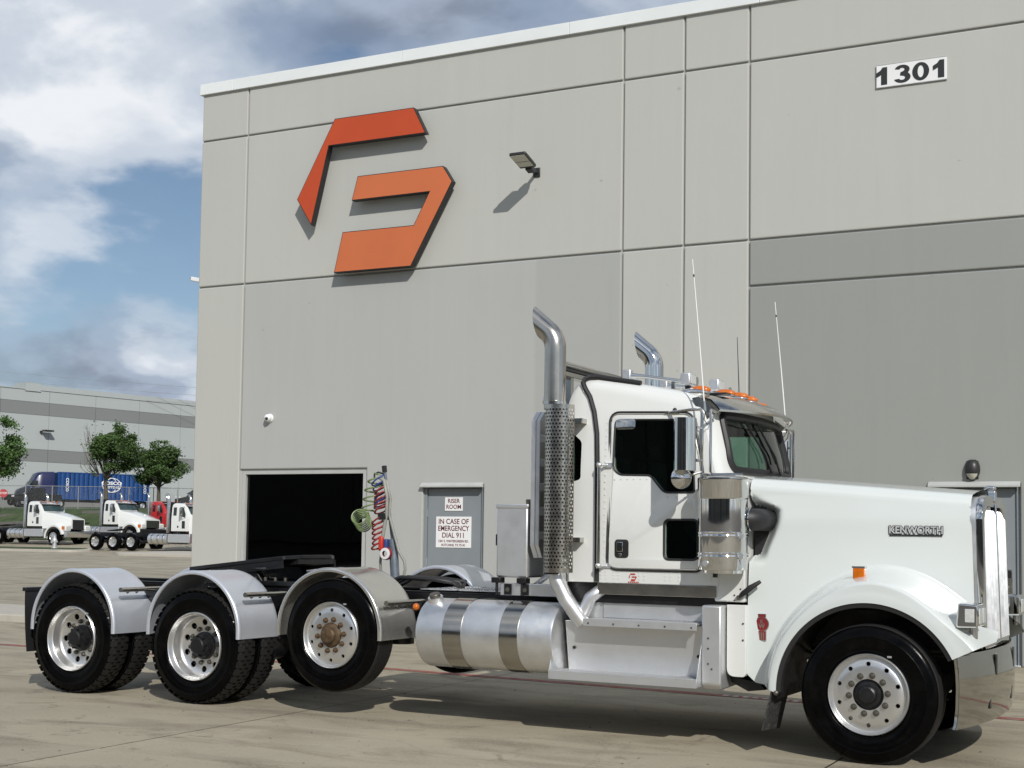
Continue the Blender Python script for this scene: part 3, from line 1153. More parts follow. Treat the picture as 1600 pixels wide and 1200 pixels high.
# ---------------------------------------------------------------- wheels (outward = -y, outer face y = 0)
def tyre_mesh(R, rb, W, grooves, blocks, name):
    k = (R - rb)
    prof = [(rb - 0.004, 0.045), (rb + 0.004, 0.020), (rb + 0.10 * k, 0.006), (rb + 0.14 * k, 0.0085), (rb + 0.18 * k, 0.004), (rb + 0.40 * k, 0.0), (rb + 0.56 * k, 0.001),
            (rb + 0.60 * k, -0.002), (rb + 0.64 * k, 0.003), (rb + 0.80 * k, 0.010), (rb + 0.90 * k, 0.022), (R - 0.012, 0.036), (R - 0.003, 0.046), (R, 0.056)]
    mid = []
    for g_ in grooves:
        mid += [(R, g_ - 0.007), (R - 0.013, g_ - 0.005), (R - 0.013, g_ + 0.005), (R, g_ + 0.007)]
    back = [(r, W - h) for r, h in reversed(prof)]
    s = MB().lathe(prof + mid + back, seg=72)
    if blocks:
        n = 44
        for i in range(n):
            for (y0, y1, ph) in ((0.012, 0.085, 0.0), (0.095, W / 2 - 0.006, 0.5), (W / 2 + 0.006, W - 0.095, 0.0), (W - 0.085, W - 0.012, 0.5)):
                a0 = 2 * pi * (i + ph) / n
                a1 = a0 + 2 * pi / n * 0.70
                sh = 0.0 if 0.09 < (y0 + y1) / 2 < W - 0.09 else 1.0
                vs = []
                for a in (a0, a1):
                    for y in (y0, y1):
                        for r in (R - 0.02, R + 0.014):
                            rr = r - (0.022 if sh and ((y < 0.05 and r > R) or (y > W - 0.05 and r > R)) else 0.0)
                            vs.append((rr * math.cos(a), y, rr * math.sin(a)))
                s.add(vs, [(0, 1, 3, 2), (4, 6, 7, 5), (0, 4, 5, 1), (2, 3, 7, 6), (1, 5, 7, 3)])
    me = s.mesh(name, M_TYRE, 40, merge=not blocks)
    me.materials.append(M_TREAD)
    for p in me.polygons:
        c = p.center
        if math.hypot(c.x, c.z) > R - 0.016 and 0.03 < c.y < W - 0.03:
            p.material_index = 1
    return me


def rim_mesh(prof, thick, holes, hr, hd, n, name):
    """closed ring section rotated about y, hand holes cut out"""
    sec = list(prof) + [(r if i else r, y + thick) for i, (r, y) in reversed(list(enumerate(prof)))]
    a = MB().lathe(sec, seg=64, closed=True).mesh(name, M_RIM, 0)
    cut = MB()
    for i in range(n):
        t = 2 * pi * (i + 0.5) / n
        cut.cyl((hd * math.cos(t), holes - 0.08, hd * math.sin(t)), (hd * math.cos(t), holes + 0.10, hd * math.sin(t)), hr, seg=14)
    me = boolean(a, [cut.mesh("cut", None, 0)])
    me.shade_smooth()
    me.set_sharp_from_angle(angle=rad(38))
    return me


# steer / lift wheel: 22.5 in. rim with the disc near the outer face
PROF_ST = [(0.299, 0.030), (0.300, 0.008), (0.294, 0.001), (0.286, 0.008), (0.280, 0.028), (0.268, 0.040), (0.256, 0.036), (0.246, 0.028), (0.205, 0.022), (0.168, 0.019), (0.114, 0.019)]
ME_TY_ST = tyre_mesh(0.515, 0.297, 0.31, (0.095, 0.135, 0.175, 0.215), False, "tyre")
ME_RIM_ST = rim_mesh(PROF_ST, 0.012, 0.03, 0.0165, 0.225, 10, "rim")
# drive wheel: 24.5 in. rim, deeply dished
PROF_DR = [(0.327, 0.030), (0.328, 0.008), (0.321, 0.0), (0.313, 0.010), (0.308, 0.045), (0.298, 0.055), (0.294, 0.110), (0.284, 0.140), (0.262, 0.156), (0.235, 0.163), (0.200, 0.166), (0.160, 0.168), (0.120, 0.168)]
ME_TY_DR = tyre_mesh(0.545, 0.325, 0.275, (), True, "tyre")
ME_RIM_DR = rim_mesh(PROF_DR, 0.012, 0.165, 0.031, 0.226, 10, "rim")


def nut_mesh(h):
    s = MB().cyl((0, 0, 0), (0, -h, 0), 0.019, seg=6)
    s.cyl((0, 0.002, 0), (0, -h * 0.25, 0), 0.024, seg=14)
    s.cyl((0, -h, 0), (0, -h - 0.006, 0), 0.012, 0.009, seg=10)
    return s.mesh("lug_nut", M_NUT, 30)


ME_NUT = nut_mesh(0.026)
ME_NUT_R = ME_NUT.copy()
ME_NUT_R.materials[0] = M_RUST
ME_HUB_ST = MB().lathe([(0.113, 0.05), (0.112, 0.035), (0.100, 0.030), (0.096, 0.012), (0.080, 0.008), (0.066, 0.006), (0.062, -0.018), (0.050, -0.026), (0.001, -0.028)], seg=40).mesh("hub", M_BLACK, 30)
ME_HUB_RU = MB().lathe([(0.113, 0.05), (0.112, 0.020), (0.106, 0.006), (0.092, -0.004), (0.074, -0.010), (0.070, -0.034), (0.060, -0.046), (0.030, -0.05), (0.001, -0.05)], seg=40).mesh("hub", M_RUST, 30)
s = MB().lathe([(0.135, 0.19), (0.133, 0.150), (0.118, 0.146), (0.112, 0.10), (0.108, 0.085), (0.090, 0.080), (0.082, 0.050), (0.070, 0.042), (0.001, 0.040)], seg=40)
for i in range(8):
    t = 2 * pi * i / 8
    s.cyl((0.097 * math.cos(t), 0.09, 0.097 * math.sin(t)), (0.097 * math.cos(t), 0.058, 0.097 * math.sin(t)), 0.011, seg=6)
ME_HUB_DR = s.mesh("hub", M_BLACK, 30)
ME_DRUM = MB().lathe([(0.001, 0.20), (0.22, 0.20), (0.235, 0.185), (0.235, 0.30), (0.001, 0.30)], seg=40).mesh("brake_drum", M_BLACK, 30)


def make_wheel(tyre, rim, hub, nut, nr, ny, n=10, drum=True):
    w = empty("wheel", (0, 0, 0), 0, trk)
    link("tyre", tyre, w)
    r = link("rim", rim, w)
    link("hub", hub, w)
    if drum:
        link("brake_drum", ME_DRUM, w)
    for i in range(n):
        t = 2 * pi * i / n + 0.1
        q = link("lug_nut", nut, w)
        q.location = (nr * math.cos(t), ny, nr * math.sin(t))
    s = MB().box(-0.016, 0.016, -0.004, 0.004, -0.007, 0.007)
    b = s.build("balance_weight", M_ALU, w)
    b.location = (0.16, -0.001, 0.285) if rim is ME_RIM_ST else (0.15, -0.001, 0.31)
    return w


w_st = make_wheel(ME_TY_ST, ME_RIM_ST, ME_HUB_ST, ME_NUT, 0.143, 0.019)
w_li = make_wheel(ME_TY_ST, ME_RIM_ST, ME_HUB_RU, ME_NUT_R, 0.143, 0.019)
w_dr = make_wheel(ME_TY_DR, ME_RIM_DR, ME_HUB_DR, ME_NUT, 0.167, 0.166)
w_in = empty("wheel", (0, 0, 0), 0, trk)
link("tyre", ME_TY_DR, w_in)
link("rim", ME_RIM_DR, w_in)

XS, XD1, XD2, XL = -0.02, -8.06, -6.45, -4.86
HS, HD, HL = 0.512, 0.548, 0.728
w_st.location = (XS, -1.24, HS)
w_st.rotation_euler = (0, 0, 0)
w_li.location = (XL, -1.24, HL)
w_dr.location = (XD1, -1.24, HD)
w_in.location = (XD1, -1.24 + 0.335, HD)


def rolled(o, ang):
    o.rotation_euler = (0, ang, o.rotation_euler[2])


rolled(w_dr, 0.25)
copy_tree(w_st, trk, (XS, 1.24, HS), pi)
copy_tree(w_li, trk, (XL, 1.24, HL), pi)
c = copy_tree(w_dr, trk, (XD2, -1.24, HD))
rolled(c, 0.62)
copy_tree(w_in, trk, (XD2, -1.24 + 0.335, HD))
for x in (XD1, XD2):
    copy_tree(w_dr, trk, (x, 1.24, HD), pi)
    copy_tree(w_in, trk, (x, 1.24 - 0.335, HD), pi)

# axles
for x, z, r in ((XD1, HD, 0.075), (XD2, HD, 0.075), (XL, HL, 0.055), (XS, HS - 0.04, 0.05)):
    s = MB().cyl((x, -1.0, z), (x, 1.0, z), r, seg=14)
    if x in (XD1, XD2):
        s.ball((x, 0, z), 0.21, 16, 10, (1, 0.8, 1))
    s.build("axle", M_BLACK, trk)
# frame
for sg in (-1, 1):
    s = MB()
    y0, y1 = sorted((sg * 0.36, sg * 0.435))
    s.box(-8.80, 0.52, y0, y1, 1.10, 1.118)
    s.box(-8.80, 0.52, y0, y1, 0.84, 0.858)
    ya, yb = sorted((sg * 0.427, sg * 0.436))
    s.box(-8.80, 0.52, ya, yb, 0.859, 1.099)
    s.build("frame_rail", M_BLACK, trk, bevel=0.004)
for x in (-8.72, -7.26, -5.6, -4.2, -2.9, -1.6, -0.3):
    MB().box(x - 0.05, x + 0.05, -0.36, 0.36, 0.90, 1.06).build("crossmember", M_BLACK, trk, bevel=0.01)
for x, z in ((XD1, HD), (XD2, HD), (XL, HL)):
    for sg in (-1, 1):
        s = MB()
        s.prism([(x - 0.45, 0.84), (x - 0.3, z + 0.02), (x + 0.12, z - 0.10), (x + 0.16, z + 0.05), (x - 0.2, z + 0.14), (x - 0.33, 0.86)], sg * 0.40 - 0.045, sg * 0.40 + 0.045, "xz")
        s.cyl((x + 0.25, sg * 0.45, 0.62), (x + 0.25, sg * 0.45, 0.86), 0.13, seg=18)
        s.build("suspension_bracket", M_BLACK, trk)
for sg in (-1, 1):                                              # air tanks / valves under the frame
    MB().cyl((-5.75, sg * 0.25, 0.76), (-5.05, sg * 0.25, 0.76), 0.12, seg=18).build("air_tank", M_BLACK, trk)
    MB().cyl((-7.6, sg * 0.62, 0.98), (-6.9, sg * 0.62, 0.98), 0.085, seg=16).build("air_tank", M_BLACK, trk)
MB().cyl((-6.4, 0, 0.72), (-3.0, 0, 0.78), 0.055, seg=14).build("drive_shaft", M_BLACK, trk)
MB().box(-3.2, -0.9, -0.30, 0.30, 0.55, 1.05).build("gearbox", M_BLACK, trk, bevel=0.06)
for sg in (-1, 1):                                              # front leaf springs
    s = MB()
    for k in range(4):
        n = 9
        rows = []
        L_ = 0.72 - 0.10 * k
        for i in range(n):
            t = -1 + 2 * i / (n - 1)
            x = XS + t * L_
            z = 0.64 + 0.10 * t * t * (L_ / 0.72) ** 2 - 0.016 * k
            rows.append([(x, sg * 0.40 - 0.04, z), (x, sg * 0.40 + 0.04, z), (x, sg * 0.40 + 0.04, z + 0.013), (x, sg * 0.40 - 0.04, z + 0.013), (x, sg * 0.40 - 0.04, z)])
        s.grid(rows)
    s.build("leaf_spring", M_BLACK, trk)

# ---------------------------------------------------------------- silver half fenders
def fender_mesh(r, drop, W):
    n = 40
    path = [(-r, -drop)] + [(-r * math.cos(pi * i / n), r * math.sin(pi * i / n)) for i in range(n + 1)] + [(r, -drop)]
    # section across y : outer roll, skin, inner roll, and back inside
    sec = [(0.012, -0.040), (0.0, -0.034), (-0.004, -0.016), (0.004, -0.003), (0.022, 0.003), (0.036, 0.0), (0.05, 0.0), (W - 0.05, 0.0), (W - 0.02, 0.003), (W - 0.004, -0.003), (W, -0.016), (W - 0.004, -0.034),
           (W - 0.012, -0.030), (W - 0.008, -0.014), (W - 0.03, -0.006), (W / 2, -0.006), (0.03, -0.006), (0.010, -0.014), (0.012, -0.030), (0.012, -0.040)]
    rows = []
    for i, (x, z) in enumerate(path):
        a = Vector((x, z)) if 0 < i < len(path) - 1 else Vector((x, 0))
        nrm = a.normalized()
        rows.append([(x + nrm.x * d, y, z + nrm.y * d) for y, d in sec])
    s = MB().grid(rows)
    for ri in (rows[0], rows[-1]):
        pass
    return s.mesh("fender", M_ALUF, 50)


ME_FE = fender_mesh(0.578, 0.055, 0.60)
ME_FEP = ME_FE.copy()
ME_FEP.materials[0] = M_ALUP
FZ = {XD1: 0.677, XD2: 0.694, XL: 0.757}
FX = {XD1: -8.05, XD2: -6.475, XL: -4.885}
for x in (XD1, XD2, XL):
    for sg in (-1, 1):
        f = link("fender", ME_FEP if (x == XL and sg < 0) else ME_FE, trk)
        f.location = (FX[x], -1.245 if sg < 0 else 0.645, FZ[x])
        # support tube with bolts
        bx = FX[x] + 0.545
        bz = {XD1: 1.055, XD2: 1.055, XL: 1.03}[x] if x != XL else 1.03
        y0, y1 = (-1.17, -0.46) if sg < 0 else (0.46, 1.17)
        s = MB().cyl((bx + 0.035, y0, bz), (bx + 0.035, y1, bz), 0.024, seg=14)
        t = s.build("support_tube", M_STEEL, trk)
        for k in range(3):
            yy = y0 + (0.13 + 0.13 * k) if sg < 0 else y1 - (0.13 + 0.13 * k)
            MB().cyl((bx + 0.0, yy, bz - 0.03), (bx + 0.03, yy, bz - 0.012), 0.014, seg=8).build("bolt", M_NUT, t)
a = MB().ball((XL + 0.80, -1.06, 1.005), 0.032, 14, 10)
a.build("marker_light", M_AMBER, trk)
MB().box(XL + 0.77, XL + 0.83, -1.05, -1.01, 0.975, 1.035).build("lamp_bracket", M_BLACK, trk, bevel=0.004)
# rear mud flaps
for sg in (-1, 1):
    y0, y1 = sorted((sg * 1.22, sg * 0.62))
    s = MB()
    rows = []
    for k in range(9):
        t = k / 8
        rows.append([(-8.745 + 0.05 * t * t, y, lerp(1.02, 0.385, t)) for y in (y0, y1)])
    n0 = len(s.v)
    s.grid(rows)
    s.grid([[(p[0] + 0.012, p[1], p[2]) for p in r] for r in rows])
    fl = s.build("mud_flap", M_RUBBER, trk)
    MB().box(-8.775, -8.72, y0 - 0.01, y1 + 0.01, 1.005, 1.045).build("hanger", M_BLACK, fl, bevel=0.006)
    MB().box(-8.781, -8.7755, y0 + 0.06, y1 - 0.10, 1.018, 1.030).build("hanger_strip", M_ALU, fl, smooth=0)

# ---------------------------------------------------------------- fuel tank
for sg in (-1, 1):
    yc = sg * 0.93
    x0, x1, zc_, R_ = -3.965, -2.63, 0.785, 0.302
    prof = [(0.001, x0 + 0.01), (R_ * 0.6, x0 + 0.004), (R_ - 0.03, x0), (R_ - 0.008, x0 + 0.006), (R_, x0 + 0.028), (R_, x1 - 0.028), (R_ - 0.008, x1 - 0.006), (R_ - 0.03, x1), (0.001, x1 - 0.01)]
    tk = MB().lathe(prof, (0, yc, zc_), "x", 64).build("fuel_tank", M_ALU, trk, smooth=40)
    for (a, b) in ((-3.685, -3.50), (-3.125, -2.95)):
        MB().lathe([(R_ - 0.002, a), (R_ + 0.006, a), (R_ + 0.006, b), (R_ - 0.002, b)], (0, yc, zc_), "x", 64).build("strap", M_STRAP, tk, smooth=30)
    MB().cyl((-3.87, yc - sg * 0.0 + sg * 0.10, zc_ + 0.27), (-3.87, yc + sg * 0.118, zc_ + 0.315), 0.072, 0.066, seg=20).build("filler_neck", M_ALU, tk)
    MB().cyl((-3.87, yc + sg * 0.117, zc_ + 0.312), (-3.87, yc + sg * 0.13, zc_ + 0.345), 0.05, 0.046, seg=20).build("filler_cap", M_NUT, tk, bevel=0.006)
    for x in (-3.59, -3.04):
        MB().box(x - 0.06, x + 0.06, sg * 0.55 - 0.13, sg * 0.55 + 0.12, 0.47, 1.08).build("bracket", M_BLACK, tk, bevel=0.01)

# ---------------------------------------------------------------- step box
def tread(x0, x1, y0, y1, z, n):
    """expanded step tread: slab with raised slanted bars"""
    s = MB().box(x0, x1, y0, y1, z - 0.012, z)
    k = 0
    x = x0 + 0.02
    while x < x1 - 0.03:
        s.add([(x, y0 + 0.02, z), (x + 0.016, y0 + 0.02, z), (x + 0.036, y1 - 0.02, z), (x + 0.02, y1 - 0.02, z),
               (x, y0 + 0.02, z + 0.006), (x + 0.016, y0 + 0.02, z + 0.006), (x + 0.036, y1 - 0.02, z + 0.006), (x + 0.02, y1 - 0.02, z + 0.006)],
              [(4, 5, 6, 7), (0, 1, 5, 4), (1, 2, 6, 5), (2, 3, 7, 6), (3, 0, 4, 7)])
        x += 0.034
    return s


for sg in (-1, 1):
    Y = lambda y: y * -sg          # noqa: E731  (near side values are negative)
    F = Matrix.Scale(-1, 4, (0, 1, 0)) if sg > 0 else Matrix.Identity(4)
    s = MB().box(-2.56, -1.37, -0.93, -0.50, 0.50, 1.115).xf(F)
    sb = s.build("step_box", M_STEP, trk, bevel=0.012)
    # sloping face between the treads
    s = MB().prism([(-0.955, 0.533), (-1.03, 0.945), (-1.015, 0.950), (-0.94, 0.533)], -2.60, -1.372, "yz").xf(F)
    s.build("kick_panel", M_STEP, sb, bevel=0.002)
    s = tread(-2.655, -1.365, -1.215, -0.935, 0.532, 0).xf(F)
    lo = s.build("lower_step", M_STEP, sb, smooth=0)
    MB().box(-2.660, -1.360, -1.222, -1.2155, 0.470, 0.540).xf(F).build("step_lip", M_STEP, lo, bevel=0.002)
    for x in (-2.660, -1.366):
        MB().prism([(-1.2155, 0.475), (-1.2155, 0.54), (-1.09, 0.86), (-0.99, 0.86), (-0.94, 0.475)], x, x + 0.006, "yz").xf(F).build("gusset", M_STEP, lo, bevel=0.001)
    s = tread(-2.375, -1.39, -1.150, -0.94, 0.968, 0).xf(F)
    up = s.build("upper_step", M_STEP, sb, smooth=0)
    MB().box(-2.378, -1.387, -1.157, -1.1505, 0.915, 0.974).xf(F).build("step_lip", M_STEP, up, bevel=0.002)
    for k in range(5):
        x = -2.33 + k * 0.225
        MB().cyl((x, -1.1575, 0.938), (x, -1.162, 0.938), 0.008, seg=8).xf(F).build("rivet", M_NUT, up)
    MB().box(-2.30, -1.19, -0.94, -0.90, 0.969, 1.125).xf(F).build("riser_panel", M_STEP, sb, bevel=0.012)
    s = MB().prism([(-1.125, 0.50), (-1.125, 1.118), (-0.60, 1.118), (-0.60, 0.47), (-1.08, 0.455)], -1.359, -1.195, "yz").xf(F)
    ec = s.build("end_panel", M_STEP, sb, bevel=0.015)
    for (x, z) in ((-1.30, 0.86), (-1.30, 0.78), (-1.30, 0.66), (-1.27, 0.62)):
        MB().cyl((x, -1.125, z), (x, -1.131, z), 0.008, seg=8).xf(F).build("rivet", M_NUT, ec)
    for (x, z) in ((-2.53, 0.72), (-1.43, 0.70)):
        MB().cyl((x, -0.982 - (z - 0.7) * 0.18, z), (x, -1.000 - (z - 0.7) * 0.18, z), 0.014, seg=10).xf(F).build("plug", M_BADGE, sb)
    # white panel between steps and hood
    s = MB().prism(rpoly([(-1.185, 1.125), (-1.03, 1.125), (-1.03, 0.56), (-1.185, 0.56)], [0.005, 0.005, 0.03, 0.07]), -1.02, -0.93, "xz").xf(F)
    sp = s.build("splash_panel", M_WHITE, trk, bevel=0.008)
    for z in (0.98, 0.85):
        MB().cyl((-1.05, -1.02, z), (-1.05, -1.026, z), 0.008, seg=8).xf(F).build("rivet", M_NUT, sp)
    MB().prism([(-1.2, 0.56), (-0.95, 0.52), (-0.90, 0.46), (-1.05, 0.44), (-1.18, 0.50)], -0.90, -0.45, "xz").xf(F).build("cab_mount", M_BLACK, trk, bevel=0.01)

# ---------------------------------------------------------------- cab shell
ROOF = [(-2.64, 2.78), (-2.632, 2.88), (-2.60, 2.945), (-2.55, 2.985), (-2.48, 3.005), (-2.38, 3.0), (-2.0, 2.935), (-1.70, 2.87), (-1.55, 2.825), (-1.46, 2.785), (-1.425, 2.745), (-1.405, 2.68), (-1.37, 2.55), (-1.32, 2.36), (-1.275, 2.18), (-1.26, 2.12)]


def bulge(x, y, z):
    k = smooth01((x + 1.95) / 0.5)
    return x + 0.17 * k * (1 - min(1.0, (y / 0.98)) ** 2) * (0.35 + 0.65 * smooth01((z - 1.9) / 0.5))


def cab_solid(ins):
    rows = []
    st = [(x, z) for x, z in ROOF]
    for i, (x, zt) in enumerate(st):
        wt = 1.0 - ins
        if x < -2.6:
            wt -= 0.05 * (-2.60 - x) / 0.04
        xx = x
        if ins:
            xx = x + ins if i < 5 else (x - ins * 1.1 if i > 9 else x)
        zb, zt2 = 1.27 + ins, zt - ins
        tw = 0.9475 - ins
        rc = max(0.03, interp(x, [(-2.64, 0.14), (-1.6, 0.14), (-1.42, 0.10), (-1.26, 0.06)]) - ins * 0.6)
        sec = []
        zs = max(zt2 - rc, zb + 0.05)
        for k in range(6):
            z = lerp(zb, zs, k / 5)
            sec.append((-lerp(wt, tw, smooth01((z - 2.05) / 0.9)), z))
        cx, cz = -tw + rc, zs
        for k in range(1, 7):
            a = pi / 2 * k / 6
            sec.append((cx - rc * math.cos(a), cz + rc * math.sin(a)))
        for k in range(1, 8):
            t = k / 8
            y = lerp(cx, 0, t)
            sec.append((y, zt2 + 0.03 * (1 - (y / tw) ** 2) - 0.03 * (1 - (cx / tw) ** 2)))
        half = sec
        full = half + [(0.0, half[-1][1])] + [(-y, z) for y, z in reversed(half)]
        rows.append([(bulge(xx, y, z), y, z) for y, z in full])
    s = MB()
    s.grid(rows)
    n = len(rows[0])
    N_ = len(rows)
    base = 0
    s.add(rows[0], [tuple(range(n))])
    s.add(rows[-1], [tuple(range(n))[::-1]])
    s.grid([[r[0], r[-1]] for r in rows])
    return s


outer = cab_solid(0.0).mesh("cab", M_WHITE, 0)
inner = cab_solid(0.045).mesh("cabin", M_INTERIOR, 0)
WIN_SIDE = rpoly([(-2.185, 2.628), (-1.565, 2.612), (-1.475, 2.22), (-1.465, 2.015), (-1.73, 2.015), (-1.795, 2.09), (-1.85, 2.158), (-2.13, 2.165), (-2.185, 2.215)], [0.05, 0.04, 0.05, 0.03, 0.04, 0.02, 0.03, 0.06, 0.06])
WIN_LOW = rpoly([(-1.725, 1.472), (-1.435, 1.472), (-1.435, 1.795), (-1.725, 1.795)], 0.045)
WIN_COR = rpoly([(-2.60, 2.10), (-2.49, 2.13), (-2.49, 2.45), (-2.56, 2.51), (-2.60, 2.51)], 0.03)
cuts = []
for pl in (WIN_SIDE, WIN_LOW, WIN_COR):
    for y in ((-1, 1) if pl is not WIN_COR else (-1,)):
        cuts.append(MB().prism(pl, y * 1.3, y * 0.90, "xz").mesh("c", None, 0))
ws_poly = rpoly([(-0.80, 2.205), (0.80, 2.205), (0.775, 2.66), (-0.775, 2.66)], [0.12, 0.12, 0.07, 0.07], 8)
cuts.append(MB().prism(ws_poly, -1.75, -0.8, "yz").mesh("c", None, 0))
rear_poly = rpoly([(-0.45, 2.2), (0.45, 2.2), (0.45, 2.6), (-0.45, 2.6)], 0.06)
shell = boolean(outer, [inner] + cuts)
shell.name = "cab"
shell.shade_smooth()
shell.set_sharp_from_angle(angle=rad(28))
if len(shell.materials) < 2:
    shell.materials.append(M_INTERIOR)
for p in shell.polygons:
    c = p.center
    p.material_index = 0
    # inside faces look at the cabin
    cc = Vector((-2.0, 0, 2.1))
    if p.normal.dot(c - cc) < 0 and abs(c.y) < 0.962 and 1.28 < c.z < 2.96 and -2.60 < c.x:
        p.material_index = 1
cab = link("cab", shell, trk)


# glass
def ws_x(y, z):
    x = interp(-z, [(-2.745, -1.425), (-2.68, -1.405), (-2.55, -1.37), (-2.36, -1.32), (-2.18, -1.275), (-2.12, -1.26)])
    return bulge(x, y, z)


rows = []
for i in range(13):
    z = lerp(2.18, 2.69, i / 12)
    rows.append([(ws_x(y, z) - 0.012, y, z) for y in [lerp(-0.82, 0.82, k / 20) for k in range(21)]])
wsg = MB().grid(rows).build("windshield", M_GLASS_W, cab, smooth=60)
loop = [(ws_x(y, z) + 0.004, y, z) for y, z in ws_poly]
dense = []
for i in range(len(loop)):
    a, b = ws_poly[i], ws_poly[(i + 1) % len(ws_poly)]
    k_ = max(1, int(math.hypot(a[0] - b[0], a[1] - b[1]) / 0.08))
    for k in range(k_):
        y, z = lerp(a[0], b[0], k / k_), lerp(a[1], b[1], k / k_)
        dense.append((ws_x(y, z) + 0.002, y, z))
MB().tube(dense, 0.034, 8, closed=True).build("windshield_gasket", M_RUBBER, cab)
for sg in (-1, 1):
    for nm, pl in (("door_window", WIN_SIDE), ("peep_window", WIN_LOW), ("corner_window", WIN_COR)):
        y = sg * 0.972
        if nm == "corner_window" and sg > 0:
            continue
        MB().prism(pl, y - 0.002, y + 0.002, "xz").build(nm, M_GLASS_S, cab, smooth=0)
for sg in (-1, 1):                       # wipers
    y0 = sg * 0.12
    p = [(ws_x(y0, 2.19) + 0.05, y0, 2.20), (ws_x(y0 - 0.10, 2.35) + 0.03, y0 - 0.10 * 1, 2.36), (ws_x(y0 - 0.26, 2.55) + 0.02, y0 - 0.26, 2.55)]
    w_ = MB().tube(p, 0.010, 6).build("wiper", M_BLACK, cab)
    q = [(ws_x(y, z) + 0.012, y, z) for y, z in ((y0 - 0.02, 2.30), (y0 - 0.14, 2.44), (y0 - 0.30, 2.63))]
    MB().tube(q, 0.008, 6).build("wiper_blade", M_RUBBER, w_)
# interior
MB().box(-2.55, -1.30, -0.92, 0.92, 1.33, 1.40).build("cab_floor", M_INTERIOR, cab, smooth=0)
for y in (-0.45, 0.45):
    s = MB().box(-2.40, -1.95, y - 0.25, y + 0.25, 1.62, 1.78)
    s.box(-2.50, -2.36, y - 0.24, y + 0.24, 1.75, 2.35)
    s.box(-2.49, -2.39, y - 0.14, y + 0.14, 2.38, 2.55)
    s.box(-2.30, -2.05, y - 0.15, y + 0.15, 1.40, 1.62)
    s.build("seat", M_SEAT, cab, bevel=0.04)
MB().box(-2.2, -1.33, -0.28, 0.28, 1.40, 1.95).build("engine_tunnel", M_INTERIOR, cab, bevel=0.05)
s = MB()
s.prism([(-1.62, 1.75), (-1.60, 2.06), (-1.42, 2.16), (-1.31, 2.16), (-1.31, 1.60), (-1.50, 1.60)], -0.90, 0.90, "xz")
s.build("dashboard", M_INTERIOR, cab, bevel=0.02)
T = Matrix.Translation((-1.72, 0.45, 2.12)) @ Matrix.Rotation(rad(62), 4, "Y")
s = MB().tube([(0.23 * math.cos(t), 0.23 * math.sin(t), 0) for t in [2 * pi * k / 32 for k in range(32)]], 0.016, 8, closed=True)
for t in (0, 2.1, 4.2):
    s.cyl((0, 0, 0), (0.23 * math.cos(t), 0.23 * math.sin(t), 0), 0.012, seg=6)
s.cyl((0, 0, 0), (0, 0, 0.25), 0.03, seg=8)
s.xf(T).build("steering_wheel", M_INTERIOR, cab)
MB().tube([(ws_x(-0.25, 2.64) - 0.10, -0.25, 2.66), (ws_x(-0.25, 2.6) - 0.10, -0.25, 2.56), (ws_x(-0.25, 2.6) - 0.11, -0.27, 2.53)], 0.006, 5).build("hanging_strap", M_BLACK, cab)
for y in (-0.42, 0.42):
    MB().box(ws_x(y, 2.6) - 0.10, ws_x(y, 2.6) - 0.07, y - 0.34, y + 0.34, 2.60, 2.70).build("sun_visor", M_INTERIOR, cab, bevel=0.01)

# ---------------------------------------------------------------- doors
DOOR = rpoly([(-2.225, 1.388), (-1.415, 1.388), (-1.405, 2.20), (-1.515, 2.660), (-2.225, 2.682)], [0.09, 0.05, 0.10, 0.07, 0.08], 6)


def side_y(z):
    return lerp(1.0, 0.9475, smooth01((z - 2.05) / 0.9))


def bend(mb, sg):
    """push a plate drawn on the plane y=0 (out = -y) onto the cab side"""
    out = []
    for x, y, z in mb.v:
        yy = -(side_y(z)) + y
        out.append((x, yy if sg < 0 else -yy, z))
    mb.v = out
    return mb


